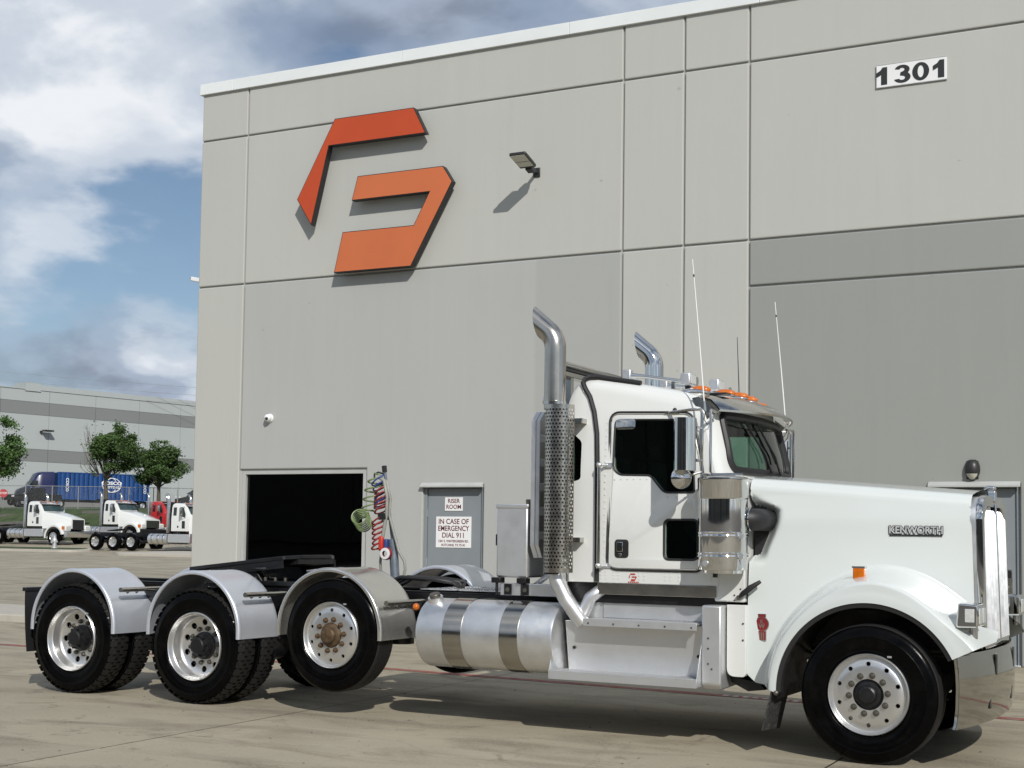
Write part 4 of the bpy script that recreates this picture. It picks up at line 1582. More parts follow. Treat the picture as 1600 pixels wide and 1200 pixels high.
for sg in (-1, 1):
    vs, fs = plate(DOOR, [WIN_SIDE, WIN_LOW], 0.010, 0.002)
    s = MB().add(vs, fs).xf(wall_xf(0, -0.004, 0))
    d = bend(s, sg).build("door", M_WHITE, trk, smooth=30)
    for nm, pl, r, m, off in (("door_seal", DOOR, 0.0085, M_RUBBER, 0.012), ("door_trim", DOOR, 0.006, M_STEEL, -0.004), ("window_seal", WIN_SIDE, 0.008, M_RUBBER, 0.0), ("window_seal", WIN_LOW, 0.010, M_RUBBER, 0.0)):
        pts = inset(pl, -off) if off else pl
        s = MB().tube([(x, -0.009 if nm != "door_seal" else -0.004, z) for x, z in pts], r, 6, closed=True)
        bend(s, sg).build(nm, m, d)
    # sunken pull handle
    vs, fs = plate(rpoly([(-2.162, 1.478), (-2.040, 1.478), (-2.040, 1.628), (-2.162, 1.628)], 0.03), [], 0.006, 0.001)
    s = MB().add(vs, fs).xf(wall_xf(0, -0.011, 0))
    h = bend(s, sg).build("handle", M_BADGE, d)
    s = MB().box(-2.142, -2.086, -0.026, -0.015, 1.528, 1.608)
    s.cyl((-2.11, -0.014, 1.503), (-2.11, -0.022, 1.503), 0.014, seg=12)
    bend(s, sg).build("paddle", M_CHROME, h, bevel=0.004)
    # rivets along the door skin
    s = MB()
    for k in range(6):
        x = -2.17 + k * 0.058 * 1.0
        s.cyl((x, -0.008, 2.128), (x, -0.0125, 2.128), 0.006, seg=6)
    for k in range(4):
        x = -1.70 + k * 0.075
        s.cyl((x, -0.008, 1.978), (x, -0.0125, 1.978), 0.006, seg=6)
    bend(s, sg).build("rivet_row", M_WHITE, d)
    # hinge-side rivets on the cab, sill rivets
    s = MB()
    for k in range(22):
        z = 1.45 + k * 0.055
        s.cyl((-2.262, 0.0, z), (-2.262, -0.005, z), 0.006, seg=6)
    for k in range(9):
        for z in (1.305, 1.335, 1.362):
            for dx in (0.0, 0.045):
                if k in (0, 1, 3, 5, 6, 8):
                    s.cyl((-2.29 + k * 0.115 + dx, 0.0, z), (-2.29 + k * 0.115 + dx, -0.004, z), 0.006, seg=6)
    bend(s, sg).build("rivet_row", M_WHITE, trk)
    # sun shade flap above window
    vs, fs = plate(rpoly([(-2.175, 2.545), (-2.0, 2.545), (-2.0, 2.63), (-2.175, 2.63)], 0.03), [], 0.006, 0.001)
    s = MB().add(vs, fs).xf(wall_xf(0, -0.016, 0))
    bend(s, sg).build("mirror_clip", M_STEEL, d)
    # grab bar
    yb = -1.065 * (-sg) * -1 if sg < 0 else 1.065
    yb = sg * 1.065
    gb = MB().tube([(-2.288, yb, 1.385), (-2.288, yb, 2.27)], 0.014, 10).build("grab_bar", M_STEEL, trk)
    for z in (1.41, 2.245):
        s = MB().ball((-2.288, yb, z), 0.024, 10, 8)
        s.cyl((-2.288, yb, z), (-2.23, sg * 0.99, z), 0.013, seg=8)
        s.box(-2.262, -2.20, min(sg * 0.985, sg * 1.012), max(sg * 0.985, sg * 1.012), z - 0.02, z + 0.02)
        s.build("grab_bar_foot", M_ALU, gb)
    # gutter seal up the side and forward along the roof
    pts = []
    for x, z in ((-2.328, 1.275), (-2.328, 1.55), (-2.332, 2.0), (-2.338, 2.30), (-2.352, 2.52), (-2.385, 2.70), (-2.43, 2.83), (-2.475, 2.90)):
        pts.append((x, sg * (side_y(z) + 0.002), z))
    pts += [(-2.505, sg * 0.935, 2.955), (-2.50, sg * 0.905, 2.99), (-2.46, sg * 0.885, 3.008), (-2.38, sg * 0.875, 3.006), (-2.2, sg * 0.870, 2.972), (-2.0, sg * 0.868, 2.938)]
    MB().tube(pts, 0.022, 8).build("gutter_seal", M_RUBBER, trk)
    # decal
# sill logo, near side door sill
dec = [[(-2.022, 1.351), (-1.985, 1.351), (-1.979, 1.340), (-2.024, 1.340), (-2.032, 1.309), (-2.039, 1.320)],
       [(-2.010, 1.327), (-1.971, 1.327), (-1.967, 1.320), (-1.985, 1.288), (-2.020, 1.288), (-2.016, 1.304), (-1.984, 1.304), (-1.977, 1.317), (-2.013, 1.317)]]
dec_o = None
for pl in dec:
    s = MB().prism(pl, -1.0035, -1.0015, "xz")
    dec_o = s.build("decal", mat("decal_red", (0.45, 0.05, 0.03), 0.4, var=0.1), trk, smooth=0)
for x0 in [-2.043 + k * 0.0165 for k in range(6)]:
    MB().box(x0, x0 + 0.011, -1.0035, -1.0015, 1.268 + 0.006, 1.2835).build("decal_letter", MATS["decal_red"], dec_o, smooth=0)

# polished skirt under the cab
for sg in (-1, 1):
    y0, y1 = sorted((sg * 0.985, sg * 1.004))
    MB().box(-2.32, -1.275, y0, y1, 1.172, 1.268).build("skirt", M_STEEL, trk, bevel=0.003)
    y0, y1 = sorted((sg * 0.93, sg * 0.96))
    MB().box(-2.62, -1.20, y0, y1, 1.10, 1.27).build("cab_sill", M_BLACK, trk)
# cowl in front of the door
s = MB().prism(rpoly([(-1.30, 1.145), (-1.045, 1.145), (-1.05, 2.10), (-1.08, 2.135), (-1.30, 2.16)], [0, 0, 0.03, 0.03, 0]), -0.995, 0.995, "xz")
cw = s.build("cowl", M_WHITE, trk, bevel=0.03)
for (x, z) in ((-1.13, 1.20), (-1.13, 1.16), (-1.08, 1.25)):
    MB().cyl((x, -0.995, z), (x, -1.0, z), 0.007, seg=8).build("rivet", M_NUT, cw)

# ---------------------------------------------------------------- hood with its fenders
HX0, HX1 = -1.03, 0.605
AC = (-0.03, 0.50)


def h_top(x):
    return lerp(2.150, 2.025, (x - HX0) / (HX1 - HX0))


def h_half(x, z):
    t = (x - HX0) / (HX1 - HX0)
    w = lerp(0.93, 0.575, t) + 0.02 * math.sin(pi * max(0, min(1, t)))
    # slight tumble-home towards the top, belly lower down
    return w + 0.05 * smooth01((1.75 - z) / 1.0) - 0.02 * smooth01((z - 1.75) / 0.3)


RC = [(20, 0.93), (30, 0.86), (38, 0.835), (48, 0.82), (60, 0.83), (78, 0.872), (94, 0.872), (116, 0.815), (135, 0.79), (158, 0.785), (182, 0.78)]


def rc_at(deg):
    return sum(interp(deg + d, RC) for d in (-12, -9, -6, -3, 0, 3, 6, 9, 12)) / 9.0


def side_w(th, r):
    x, z = AC[0] + r * math.cos(th), AC[1] + r * math.sin(th)
    w = h_half(x, z)
    rc = rc_at(math.degrees(th))
    t = (r - (rc - 0.045)) / 0.135
    S = 1 - smooth01(t) if t > 0 else 1.0
    face = 1.245 - 0.012 * smooth01((r - 0.70) / 0.1)
    # recess behind the air cleaner: the skin turns inward towards the rear
    xe_ = -0.885 + 0.10 * smooth01((z - 1.47) / 0.36) - 0.16 * smooth01((z - 1.87) / 0.10)
    dent = 0.15 * smooth01((xe_ - x) / 0.13) ** 0.8 * smooth01((z - 1.455) / 0.075) * smooth01((2.0 - z) / 0.09)
    w -= dent
    # rear skirt: bulge dies out towards the back edge
    k = smooth01((x + 1.0) / 0.16) if x < -0.8 else 1.0
    return w + (face - w) * S * k


BND = [(-0.70, 0.485), (-0.80, 0.490), (-0.965, 0.522), (-1.03, 0.585), (-1.03, h_top(-1.03) - 0.11), (0.605, h_top(0.605) - 0.11), (0.635, 1.05), (0.80, 0.975), (0.815, 0.875), (0.56, 0.81)]


def bnd_r(th):
    d = Vector((math.cos(th), math.sin(th)))
    best = None
    for a, b in zip(BND, BND[1:]):
        p, e = Vector((a[0] - AC[0], a[1] - AC[1])), Vector((b[0] - a[0], b[1] - a[1]))
        den_ = d.x * e.y - d.y * e.x
        if abs(den_) < 1e-9:
            continue
        t = (p.x * e.y - p.y * e.x) / den_
        u = (p.x * d.y - p.y * d.x) / den_
        if t > 0.3 and -1e-6 <= u <= 1 + 1e-6:
            best = t if best is None else max(best, t)
    return best or 0.72


R_LIP = 0.685
TH = [rad(181.0 - k * (181.0 - 26.0) / 200) for k in range(201)]


def hood_side(sg):
    rows = []
    for th in TH:
        Rb = max(bnd_r(th), R_LIP + 0.03)
        rc = rc_at(math.degrees(th))
        a, b = min(rc - 0.05, Rb - 0.02), min(rc + 0.10, Rb - 0.005)
        rr = [R_LIP + (a - R_LIP) * k / 4 for k in range(5)] + [a + (b - a) * k / 16 for k in range(1, 17)] + [b + (Rb - b) * k / 48 for k in range(1, 49)]
        row = []
        for r in rr:
            x, z = AC[0] + r * math.cos(th), AC[1] + r * math.sin(th)
            row.append((x, sg * side_w(th, r), z))
        # turn the lip inward
        p0 = row[0]
        rows.append([(p0[0], sg * (abs(p0[1]) - 0.06), p0[2])] + row)
    return rows


s = MB()
for sg in (-1, 1):
    s.grid(hood_side(sg))
rows = []
for i in range(41):
    x = lerp(HX0, HX1, i / 40)
    zt = h_top(x)
    w0 = h_half(x, zt - 0.11)
    sec = [(-w0, zt - 0.11)]
    for k in range(1, 9):
        a = pi / 2 * k / 8
        sec.append((-w0 + 0.12 * (1 - math.cos(a)), zt - 0.11 + 0.11 * math.sin(a) * 0.92))
    yc = w0 - 0.12
    for k in range(1, 13):
        t = k / 12
        sec.append((-yc * (1 - t), zt - 0.009 + 0.040 * (1 - (1 - t) ** 2)))
    rows.append([(x, y, z) for y, z in sec] + [(x, -y, z) for y, z in reversed(sec[:-1])])
s.grid(rows)
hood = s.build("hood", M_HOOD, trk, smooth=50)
for sg in (-1, 1):
    # rubber edge along the wheel arch
    pts = [(AC[0] + 0.676 * math.cos(t), sg * 1.225, AC[1] + 0.676 * math.sin(t)) for t in TH[::2]]
    sec_r = [(-0.022, 0.016), (0.012, 0.022), (0.018, -0.03), (-0.016, -0.06)]
    rows = []
    for t in TH[::2]:
        rows.append([(AC[0] + (0.672 + dr) * math.cos(t), sg * (1.215 + dy), AC[1] + (0.672 + dr) * math.sin(t)) for dr, dy in sec_r + sec_r[:1]])
    MB().grid(rows).build("wheel_arch_trim", M_RUBBER, hood, smooth=50)
    # dark inner arch
    rows = []
    for k in range(25):
        t = rad(lerp(186, 20, k / 24))
        rows.append([(AC[0] + 0.70 * math.cos(t), sg * y, AC[1] + 0.70 * math.sin(t)) for y in (1.17, 0.42)])
    MB().grid(rows).build("inner_arch", M_BLACK, trk, smooth=50)
    # small mud flap behind the front wheel
    s = MB().prism([(-0.805, 0.50), (-0.70, 0.485), (-0.735, 0.18), (-0.865, 0.24)], sg * 1.22, sg * 1.22 - sg * 0.02, "xz")
    s = MB()
    for (xa, xb, z) in ((-0.83, -0.70, 0.50), (-0.84, -0.705, 0.40), (-0.86, -0.73, 0.30), (-0.875, -0.755, 0.20)):
        pass
    rows = []
    for k in range(8):
        t = k / 7
        z = lerp(0.50, 0.19, t)
        x = -0.755 - 0.075 * t
        rows.append([(x, sg * 1.235, z + 0.0), (x + 0.012, sg * 1.235, z), (x + 0.012, sg * 0.80, z - 0.03), (x, sg * 0.80, z - 0.03), (x, sg * 1.235, z)])
    mf = MB().grid(rows).build("mud_flap", M_FLAP, trk)
    MB().ball((-0.715, sg * 1.235, 0.48), 0.022, 8, 6).build("flap_bolt", M_NUT, mf)
# engine bay blocker
MB().box(-0.98, 0.56, -0.40, 0.40, 0.75, 1.85).build("engine", M_BLACK, trk, bevel=0.05)
MB().box(0.45, 0.60, -0.50, 0.50, 0.85, 1.86).build("radiator", M_BLACK, trk)

# nameplate and emblem
xm, zm = 0.215, 1.722
e_y = -(h_half(xm, zm) + 0.006)
ang = math.atan2(h_half(xm + 0.1, zm) - h_half(xm - 0.1, zm), 0.2)
T = Matrix.Translation((xm, e_y, zm)) @ Matrix.Rotation(-ang, 4, "Z")
s = MB().box(-0.195, 0.195, -0.004, 0.004, -0.036, -0.024, T)
nm_ = s.build("nameplate", M_BADGE, hood, smooth=0)
vs, fs = text_mesh("KENWORTH", 0.078, 0.003, 0.0022, wx=0.90)
MB().add(vs, fs).xf(T @ wall_xf(0, -0.004, 0.008)).build("lettering", M_ALU, nm_, smooth=0, merge=False)
vs, fs = text_mesh("KENWORTH", 0.078, 0.0015, 0.0065, wx=0.90)
MB().add(vs, fs).xf(T @ wall_xf(0, -0.001, 0.008)).build("letter_outline", M_BADGE, nm_, smooth=0, merge=False)  # bolder black copy behind the letters, their dark outline


def emblem(parent, T, k):
    o = MB().prism(rpoly([(-0.036 * k, -0.105 * k), (0.036 * k, -0.105 * k), (0.036 * k, -0.03 * k), (-0.036 * k, -0.03 * k)], 0.008 * k), -0.004, 0.004, "xz")
    o.cyl((0, 0.0042, 0.025 * k), (0, -0.0046, 0.025 * k), 0.060 * k, seg=28)
    o.prism(rpoly([(-0.032 * k, 0.075 * k), (0.032 * k, 0.075 * k), (0.034 * k, 0.105 * k), (-0.034 * k, 0.105 * k)], 0.006 * k), -0.004, 0.004, "xz")
    a = o.xf(T).build("emblem", M_CHROME, parent, smooth=30)
    o = MB().prism(rpoly([(-0.030 * k, -0.099 * k), (0.030 * k, -0.099 * k), (0.030 * k, -0.03 * k), (-0.030 * k, -0.03 * k)], 0.006 * k), -0.006, -0.0045, "xz")
    o.cyl((0, -0.005, 0.025 * k), (0, -0.0066, 0.025 * k), 0.053 * k, seg=28)
    o.prism(rpoly([(-0.027 * k, 0.080 * k), (0.027 * k, 0.080 * k), (0.029 * k, 0.100 * k), (-0.029 * k, 0.100 * k)], 0.005 * k), -0.006, -0.0045, "xz")
    o.xf(T).build("enamel", M_MAROON, a, smooth=30)
    o = MB()
    for x in (-0.016, 0.0, 0.016):
        o.box((x - 0.003) * k, (x + 0.003) * k, -0.0075, -0.006, -0.095 * k, -0.04 * k)
    for ch, x, z in (("K", 0.0, 0.044), ("W", 0.0, 0.008)):
        vs, fs = text_mesh(ch, 0.048 * k, 0.0005, 0.0006)
        q = MB().add(vs, fs).xf(wall_xf(x, -0.0075, z * k))
        o.add(q.v, q.f)
    o.xf(T).build("lettering", M_CHROME, a, smooth=0, merge=False)
    return a


xe, ze = -0.915, 0.955
wl_ = max(side_w(math.atan2(ze - AC[1], xe - AC[0]), math.hypot(xe - AC[0], ze - AC[1])), h_half(xe, ze))
emblem(hood, Matrix.Translation((xe, -wl_ - 0.004, ze)) @ Matrix.Rotation(rad(-6), 4, "Z"), 1.0)

# turn signals on the fender crest, headlamps
for sg in (-1, 1):
    F = Matrix.Scale(-1, 4, (0, 1, 0)) if sg > 0 else Matrix.Identity(4)
    ts = MB().box(-0.180, -0.092, -1.045, -0.985, 1.322, 1.445).xf(F).build("turn_signal", M_AMBER, trk, bevel=0.008)
    MB().box(-0.186, -0.086, -1.05, -0.98, 1.438, 1.452).xf(F).build("cap", M_CHROME, ts, bevel=0.003)
    MB().box(-0.16, -0.11, -1.04, -0.99, 1.28, 1.325).xf(F).build("foot", M_BADGE, ts, bevel=0.004)
    hl = empty("headlamp", (0, 0, 0), 0, trk)
    s = MB()
    T = Matrix.Translation((0.70, -1.04, 1.115))
    s.prism(rpoly([(-0.10, -0.088), (0.055, -0.082), (0.055, 0.080), (-0.085, 0.090)], 0.02), -0.15, 0.15, "xz")
    s.xf(F @ T).build("housing", M_CHROME, hl, bevel=0.012)
    for yy in (-0.075, 0.075):
        MB().box(0.052, 0.060, yy - 0.066, yy + 0.066, -0.068, 0.066).xf(F @ T).build("bezel", M_CHROME, hl, bevel=0.004)
        MB().box(0.058, 0.064, yy - 0.055, yy + 0.055, -0.056, 0.054).xf(F @ T).build("lens", M_LENS, hl, bevel=0.006)
    MB().cyl((0, 0, -0.17), (0, 0, -0.08), 0.03, seg=10).xf(F @ T).build("stalk", M_CHROME, hl)
    # side lens of the pod
    MB().box(-0.035, 0.03, -0.1535, -0.149, -0.045, 0.05).xf(F @ T).build("side_lens", M_LENS, hl, bevel=0.002)

# ---------------------------------------------------------------- grille
gr = empty("grille", (0, 0, 0), 0, trk)
GO = rpoly([(-0.555, 0.845), (0.555, 0.845), (0.565, 1.60), (0.57, 1.90), (0.42, 2.0), (-0.42, 2.0), (-0.57, 1.90), (-0.565, 1.60)], [0.02, 0.02, 0.1, 0.1, 0.1, 0.1, 0.1, 0.1], 6)
GI = rpoly([(-0.455, 0.885), (0.455, 0.885), (0.475, 1.60), (0.455, 1.865), (0.36, 1.935), (-0.36, 1.935), (-0.455, 1.865), (-0.475, 1.60)], [0.02, 0.02, 0.1, 0.06, 0.08, 0.08, 0.06, 0.1], 6)


def gx(z):
    return 0.035 * (2.0 - z) / 1.15


vs, fs = plate(GO, [GI], 0.055, 0.012)
s = MB().add(vs, fs)
s.v = [(0.662 + w + gx(v) * 0.6, u, v) for u, v, w in s.v]
s.build("surround", M_CHROME, gr, smooth=35)
# chrome side band between hood and surround
rows = []
for (u, v) in GO + GO[:1]:
    rows.append([(0.585, u * 1.012, v), (0.64 + gx(v) * 0.6, u * 1.008, v), (0.665 + gx(v) * 0.6, u, v)])
MB().grid(rows).build("side_band", M_ALU, gr, smooth=50)
n = 7
for side in (-1, 1):
    for k in range(n):
        y = side * (0.062 + k * 0.0575)
        zt = 1.895 - 0.025 * (k % 2) - 0.05 * smooth01((abs(y) - 0.30) / 0.16) - 0.035 * (k % 2 == 0) * 0
        s = MB()
        sb_ = 0.022 * (k % 2)
        sec = [(-0.020, -0.030), (-0.010, 0.012 - sb_), (0.0, 0.026 - sb_), (0.010, 0.012 - sb_), (0.020, -0.030)]
        rows = []
        for z in (0.892, zt - 0.03, zt):
            sh = 0.0 if z < zt else 0.018
            rows.append([(0.676 + gx(z) + dx - sh, y + dy * (1 - 10 * sh * 0.03), z) for dy, dx in sec])
        s.grid(rows)
        s.build("slat", M_ALU, gr, smooth=40)
s = MB().box(0.662, 0.705, -0.022, 0.022, 0.885, 1.955)
s.xf(Matrix(((1, 0, -0.03, 0.055), (0, 1, 0, 0), (0, 0, 1, 0), (0, 0, 0, 1)))).build("centre_bar", M_CHROME, gr, bevel=0.008)
s = MB().prism(rpoly([(-0.05, 1.96), (0.05, 1.96), (0.04, 2.06), (-0.04, 2.06)], 0.02), 0.64, 0.70, "yz")
orn = s.build("hood_ornament", M_CHROME, trk, bevel=0.008)
s = MB().ball((0.655, 0, 2.075), 0.035, 12, 8, (1.4, 0.7, 0.7)).build("ornament_cap", M_CHROME, orn, smooth=50)

# ---------------------------------------------------------------- bumper
def bp_x(y):
    t = min(1.0, abs(y) / 1.22)
    return 0.762 - 0.145 * t ** 2.2


ysb = [lerp(-1.22, 1.22, k / 48) for k in range(49)]
secb = [(-0.05, 0.815), (-0.012, 0.832), (0.0, 0.818), (0.012, 0.70), (0.016, 0.60), (0.012, 0.45), (0.0, 0.335), (-0.012, 0.300), (-0.03, 0.297)]
rows = []
for y in ysb:
    rows.append([(bp_x(y) + dx, y, z + 0.0) for dx, z in secb])
bm_ = MB().grid(rows)
bm_.grid([[(p[0] - 0.008, p[1], p[2]) for p in r] for r in rows])
for r in (rows[0], rows[-1]):
    bm_.grid([[p, (p[0] - 0.03, p[1] * 0.985, p[2])] for p in r])
bum = bm_.build("bumper", M_CHROMED, trk, smooth=40)
for y in (-0.42, 0.42):
    MB().prism(rpoly([(y - 0.028, 0.64), (y + 0.028, 0.64), (y + 0.028, 0.80), (y - 0.028, 0.80)], 0.026), bp_x(y) + 0.008, bp_x(y) + 0.018, "yz").build("tow_slot", M_BADGE, bum, smooth=30)
    MB().prism(rpoly([(y - 0.20, 0.40), (y - 0.14, 0.40), (y - 0.13, 0.50), (y - 0.16, 0.47), (y - 0.20, 0.45)], 0.01), bp_x(y - 0.17) + 0.006, bp_x(y - 0.17) + 0.014, "yz").build("tow_hook_slot", M_BADGE, bum, smooth=30)
MB().box(0.50, 0.72, -0.46, 0.46, 0.60, 0.80).build("bumper_bracket", M_BLACK, trk)

# ---------------------------------------------------------------- air cleaners and intake scoops
for sg in (-1, 1):
    F = Matrix.Scale(-1, 4, (0, 1, 0)) if sg > 0 else Matrix.Identity(4)
    cx, cy = -1.178, -1.145
    prof = [(0.001, 1.375), (0.150, 1.375), (0.152, 1.398), (0.190, 1.402), (0.194, 1.425), (0.194, 1.955), (0.1955, 1.957), (0.1985, 1.965), (0.1985, 2.088), (0.2, 2.092), (0.2, 2.118), (0.192, 2.126), (0.17, 2.132), (0.001, 2.140)]
    s = MB().lathe(prof, (cx, cy, 0), "z", 56).xf(F)
    ac = s.build("air_cleaner", M_CHROME, trk, smooth=30)
    for z in (1.52, 1.68):
        MB().lathe([(0.194, z - 0.018), (0.201, z - 0.018), (0.203, z - 0.013), (0.199, z), (0.203, z + 0.013), (0.201, z + 0.018), (0.194, z + 0.018)], (cx, cy, 0), "z", 56).xf(F).build("clamp_band", M_CHROME, ac, smooth=30)
        MB().cyl((cx + 0.185, cy - 0.085, z - 0.012), (cx + 0.185, cy - 0.11, z - 0.012), 0.022, seg=12).xf(F).build("clamp_bolt", M_ALU, ac)
    MB().cyl((cx - 0.06, cy, 1.34), (cx - 0.06, cy, 1.378), 0.02, seg=10).xf(F).build("drain", M_RUBBER, ac)
    MB().cyl((cx - 0.075, cy - 0.178, 1.452), (cx - 0.077, cy - 0.192, 1.452), 0.022, seg=12).xf(F).build("knob", M_ALU, ac)
    MB().box(cx - 0.08, cx + 0.10, cy + 0.10, cy + 0.19, 1.48, 1.72).xf(F).build("bracket", M_CHROME, ac)
    # rubber elbow into the hood
    el = MB().tube([(cx + 0.10, cy + 0.06, 1.80), (cx + 0.19, cy + 0.09, 1.80), (cx + 0.235, cy + 0.14, 1.80), (cx + 0.26, cy + 0.40, 1.80)], 0.088, 20).xf(F).build("intake_elbow", M_RUBBER, ac)
    for dx in (0.188, 0.206):
        MB().lathe([(0.0885, dx - 0.006), (0.0935, dx - 0.006), (0.0935, dx + 0.006), (0.0885, dx + 0.006)], (cx, cy + 0.085, 1.80), "x", 28).xf(F).build("hose_clamp", M_CHROME, el)
    # dark opening at the back of the recess
    op = rpoly([(-1.028, 1.50), (-0.945, 1.50), (-0.905, 1.80), (-0.955, 1.93), (-1.028, 1.955)], [0.0, 0.04, 0.12, 0.06, 0.0], 6)
    MB().add([(x, -(h_half(x, z) - 0.132), z) for x, z in op], [tuple(range(len(op)))]).xf(F).build("intake_opening", M_BADGE, hood, smooth=0)
    # hood latch
    lt = MB().tube([(-1.090, -1.005, 1.185), (-1.05, -1.03, 1.215), (-0.985, -1.03, 1.265), (-0.915, -1.0, 1.315)], [0.012, 0.022, 0.024, 0.014], 8).xf(F).build("hood_latch", M_RUBBER, trk)
    MB().box(-1.105, -1.08, -1.02, -0.99, 1.165, 1.20).xf(F).build("latch_bracket", M_STEEL, lt)

# ---------------------------------------------------------------- mirrors and antennas
for sg in (-1, 1):
    F = Matrix.Scale(-1, 4, (0, 1, 0)) if sg > 0 else Matrix.Identity(4)
    mr = empty("mirror", (0, 0, 0), 0, trk)
    T = Matrix.Translation((-1.44, -1.31, 2.385)) @ Matrix.Rotation(rad(-32), 4, "Z")
    # local: back looks to +x (after rotation forward and outward); width along y
    s = MB()
    rows = []
    for k in range(9):
        a = pi * k / 8
        rows.append([(0.02 + 0.055 * math.sin(a) ** 0.7, -0.085 * math.cos(a), z) for z in (-0.208, 0.208)])
    s.grid(rows)
    s.box(-0.005, 0.022, -0.086, 0.086, -0.210, 0.210)
    for z in (-0.208, 0.208):
        s.add([(r[0][0], r[0][1], z) for r in rows], [tuple(range(9))])
    s.xf(F @ T @ Matrix.Rotation(rad(-18), 4, "Z")).build("housing", M_CHROME, mr, smooth=40)
    MB().box(-0.012, -0.004, -0.078, 0.078, -0.20, 0.20).xf(F @ T @ Matrix.Rotation(rad(-18), 4, "Z")).build("glass", M_CHROME, mr, smooth=0)
    # brackets: upper arm, outer post, lower arm
    MB().tube([(-1.70, -0.98, 2.672), (-1.45, -1.16, 2.672), (-1.35, -1.20, 2.668), (-1.335, -1.20, 2.64), (-1.335, -1.20, 2.18), (-1.345, -1.18, 2.152), (-1.25, -0.97, 2.15)], 0.0125, 8).xf(F).build("bracket_tube", M_STEEL, mr)
    MB().tube([(-1.30, -0.94, 2.665), (-1.29, -1.12, 2.668), (-1.287, -1.13, 2.64), (-1.29, -1.13, 2.18), (-1.28, -1.11, 2.155), (-1.08, -0.96, 2.16)], 0.0115, 8).xf(F).build("bracket_tube", M_STEEL, mr)
    for z in (2.52, 2.26):
        MB().cyl((-1.36, -1.26, z), (-1.335, -1.20, z), 0.012, seg=8).xf(F).build("clamp", M_STEEL, mr)
    T2 = Matrix.Translation((-1.468, -1.30, 2.118)) @ Matrix.Rotation(rad(-48), 4, "Z")
    s = MB().lathe([(0.001, 0.040), (0.05, 0.030), (0.078, 0.012), (0.087, 0.0), (0.084, -0.006), (0.001, -0.008)], (0, 0, 0), "x", 28)
    s.xf(F @ T2).build("convex_mirror", M_CHROME, mr, smooth=40)
    MB().tube([(-1.44, -1.28, 2.12), (-1.39, -1.24, 2.15), (-1.34, -1.20, 2.17)], 0.010, 8).xf(F).build("convex_arm", M_STEEL, mr)
    an = MB().tube([(-1.352, -1.10, 2.70), (-1.40, -1.10, 3.25), (-1.462, -1.10, 3.90)], [0.006, 0.0048, 0.0032], 6).xf(F).build("antenna", M_SIGNW, mr)
    MB().cyl((-1.345, -1.10, 2.66), (-1.353, -1.10, 2.745), 0.012, 0.009, seg=8).xf(F).build("antenna_base", M_STEEL, an)
    MB().cyl((-1.449, -1.10, 3.755), (-1.451, -1.10, 3.775), 0.007, seg=6).xf(F).build("antenna_joint", M_BADGE, an)
    MB().tube([(-1.345, -1.10, 2.66), (-1.37, -1.06, 2.60), (-1.35, -1.04, 2.56), (-1.31, -1.02, 2.60), (-1.30, -1.0, 2.66)], 0.004, 5).xf(F).build("antenna_cable", M_RUBBER, an)

# ---------------------------------------------------------------- visor, roof lamps, horns
rows = []
for k in range(29):
    y = lerp(-0.93, 0.93, k / 28)
    b = 1 - (abs(y) / 0.96) ** 2.0
    top = (bulge(-1.50, y, 2.8) + 0.01, y * 0.97, 2.815 + 0.028 * b)
    mid = (bulge(-1.41, y, 2.8) + 0.035 + 0.03 * b, y, 2.772 + 0.025 * b)
    low = (bulge(-1.36, y, 2.8) + 0.055 + 0.105 * b, y, 2.690 + 0.012 * b)
    lip = (bulge(-1.36, y, 2.8) + 0.050 + 0.105 * b, y, 2.680 + 0.012 * b)
    rows.append([top, mid, low, lip])
s = MB().grid(rows)
s.grid([[(p[0] - 0.008, p[1], p[2] - 0.006) for p in r] for r in rows])
vis = s.build("sun_visor", M_STEEL, trk, smooth=40)
for sg in (-1, 1):
    y = sg * 0.935
    MB().prism([(-1.52, 2.79), (-1.46, 2.80), (-1.31, 2.685), (-1.40, 2.60), (-1.46, 2.66)], y - 0.006, y + 0.004, "xz").build("visor_bracket", M_STEEL, vis)
for y in (-0.76, -0.30, 0.0, 0.30, 0.76):
    x = bulge(-1.56, y, 2.85) - (0.02 if abs(y) > 0.5 else 0.04)
    z = 2.825 + 0.028 * (1 - (y / 0.95) ** 2)
    b = MB().ball((x, y, z + 0.036), 0.066, 16, 10, (1.5, 0.75, 0.6)).build("marker_light", M_AMBER, trk, smooth=50)
    MB().ball((x - 0.05, y, z + 0.015), 0.085, 16, 10, (1.7, 0.8, 0.5)).build("light_base", M_CHROME, b, smooth=50)
for y in (-0.66, 0.04):
    x = -1.66
    z = 2.885 + 0.05 * (1 - y * y)
    w_ = MB().box(x - 0.045, x + 0.045, y - 0.075, y + 0.075, z + 0.01, z + 0.115).build("work_light", M_ALU, trk, bevel=0.012)
    MB().box(x + 0.045, x + 0.05, y - 0.058, y + 0.058, z + 0.025, z + 0.10).build("lens", M_LENS, w_, bevel=0.002)
    MB().box(x - 0.02, x + 0.02, y - 0.02, y + 0.02, z - 0.05, z + 0.012).build("foot", M_BADGE, w_)
MB().box(-1.60, -1.34, -0.62, -0.50, 2.848, 2.862).build("antenna_pad", M_BADGE, trk)
for y in (-0.55, 0.30):
    s = MB().tube([(-2.28, y, 3.045), (-2.10, y, 3.035), (-1.80, y, 2.985), (-1.68, y, 2.965), (-1.63, y, 2.957)], [0.035, 0.016, 0.018, 0.028, 0.055], 14)
    hn = s.build("air_horn", M_CHROME, trk, smooth=50)
    MB().box(-2.30, -2.22, y - 0.035, y + 0.035, 2.985, 3.10).build("horn_body", M_ALU, hn, bevel=0.01)
    MB().box(-1.85, -1.82, y - 0.015, y + 0.015, 2.90, 2.975).build("horn_foot", M_CHROME, hn)
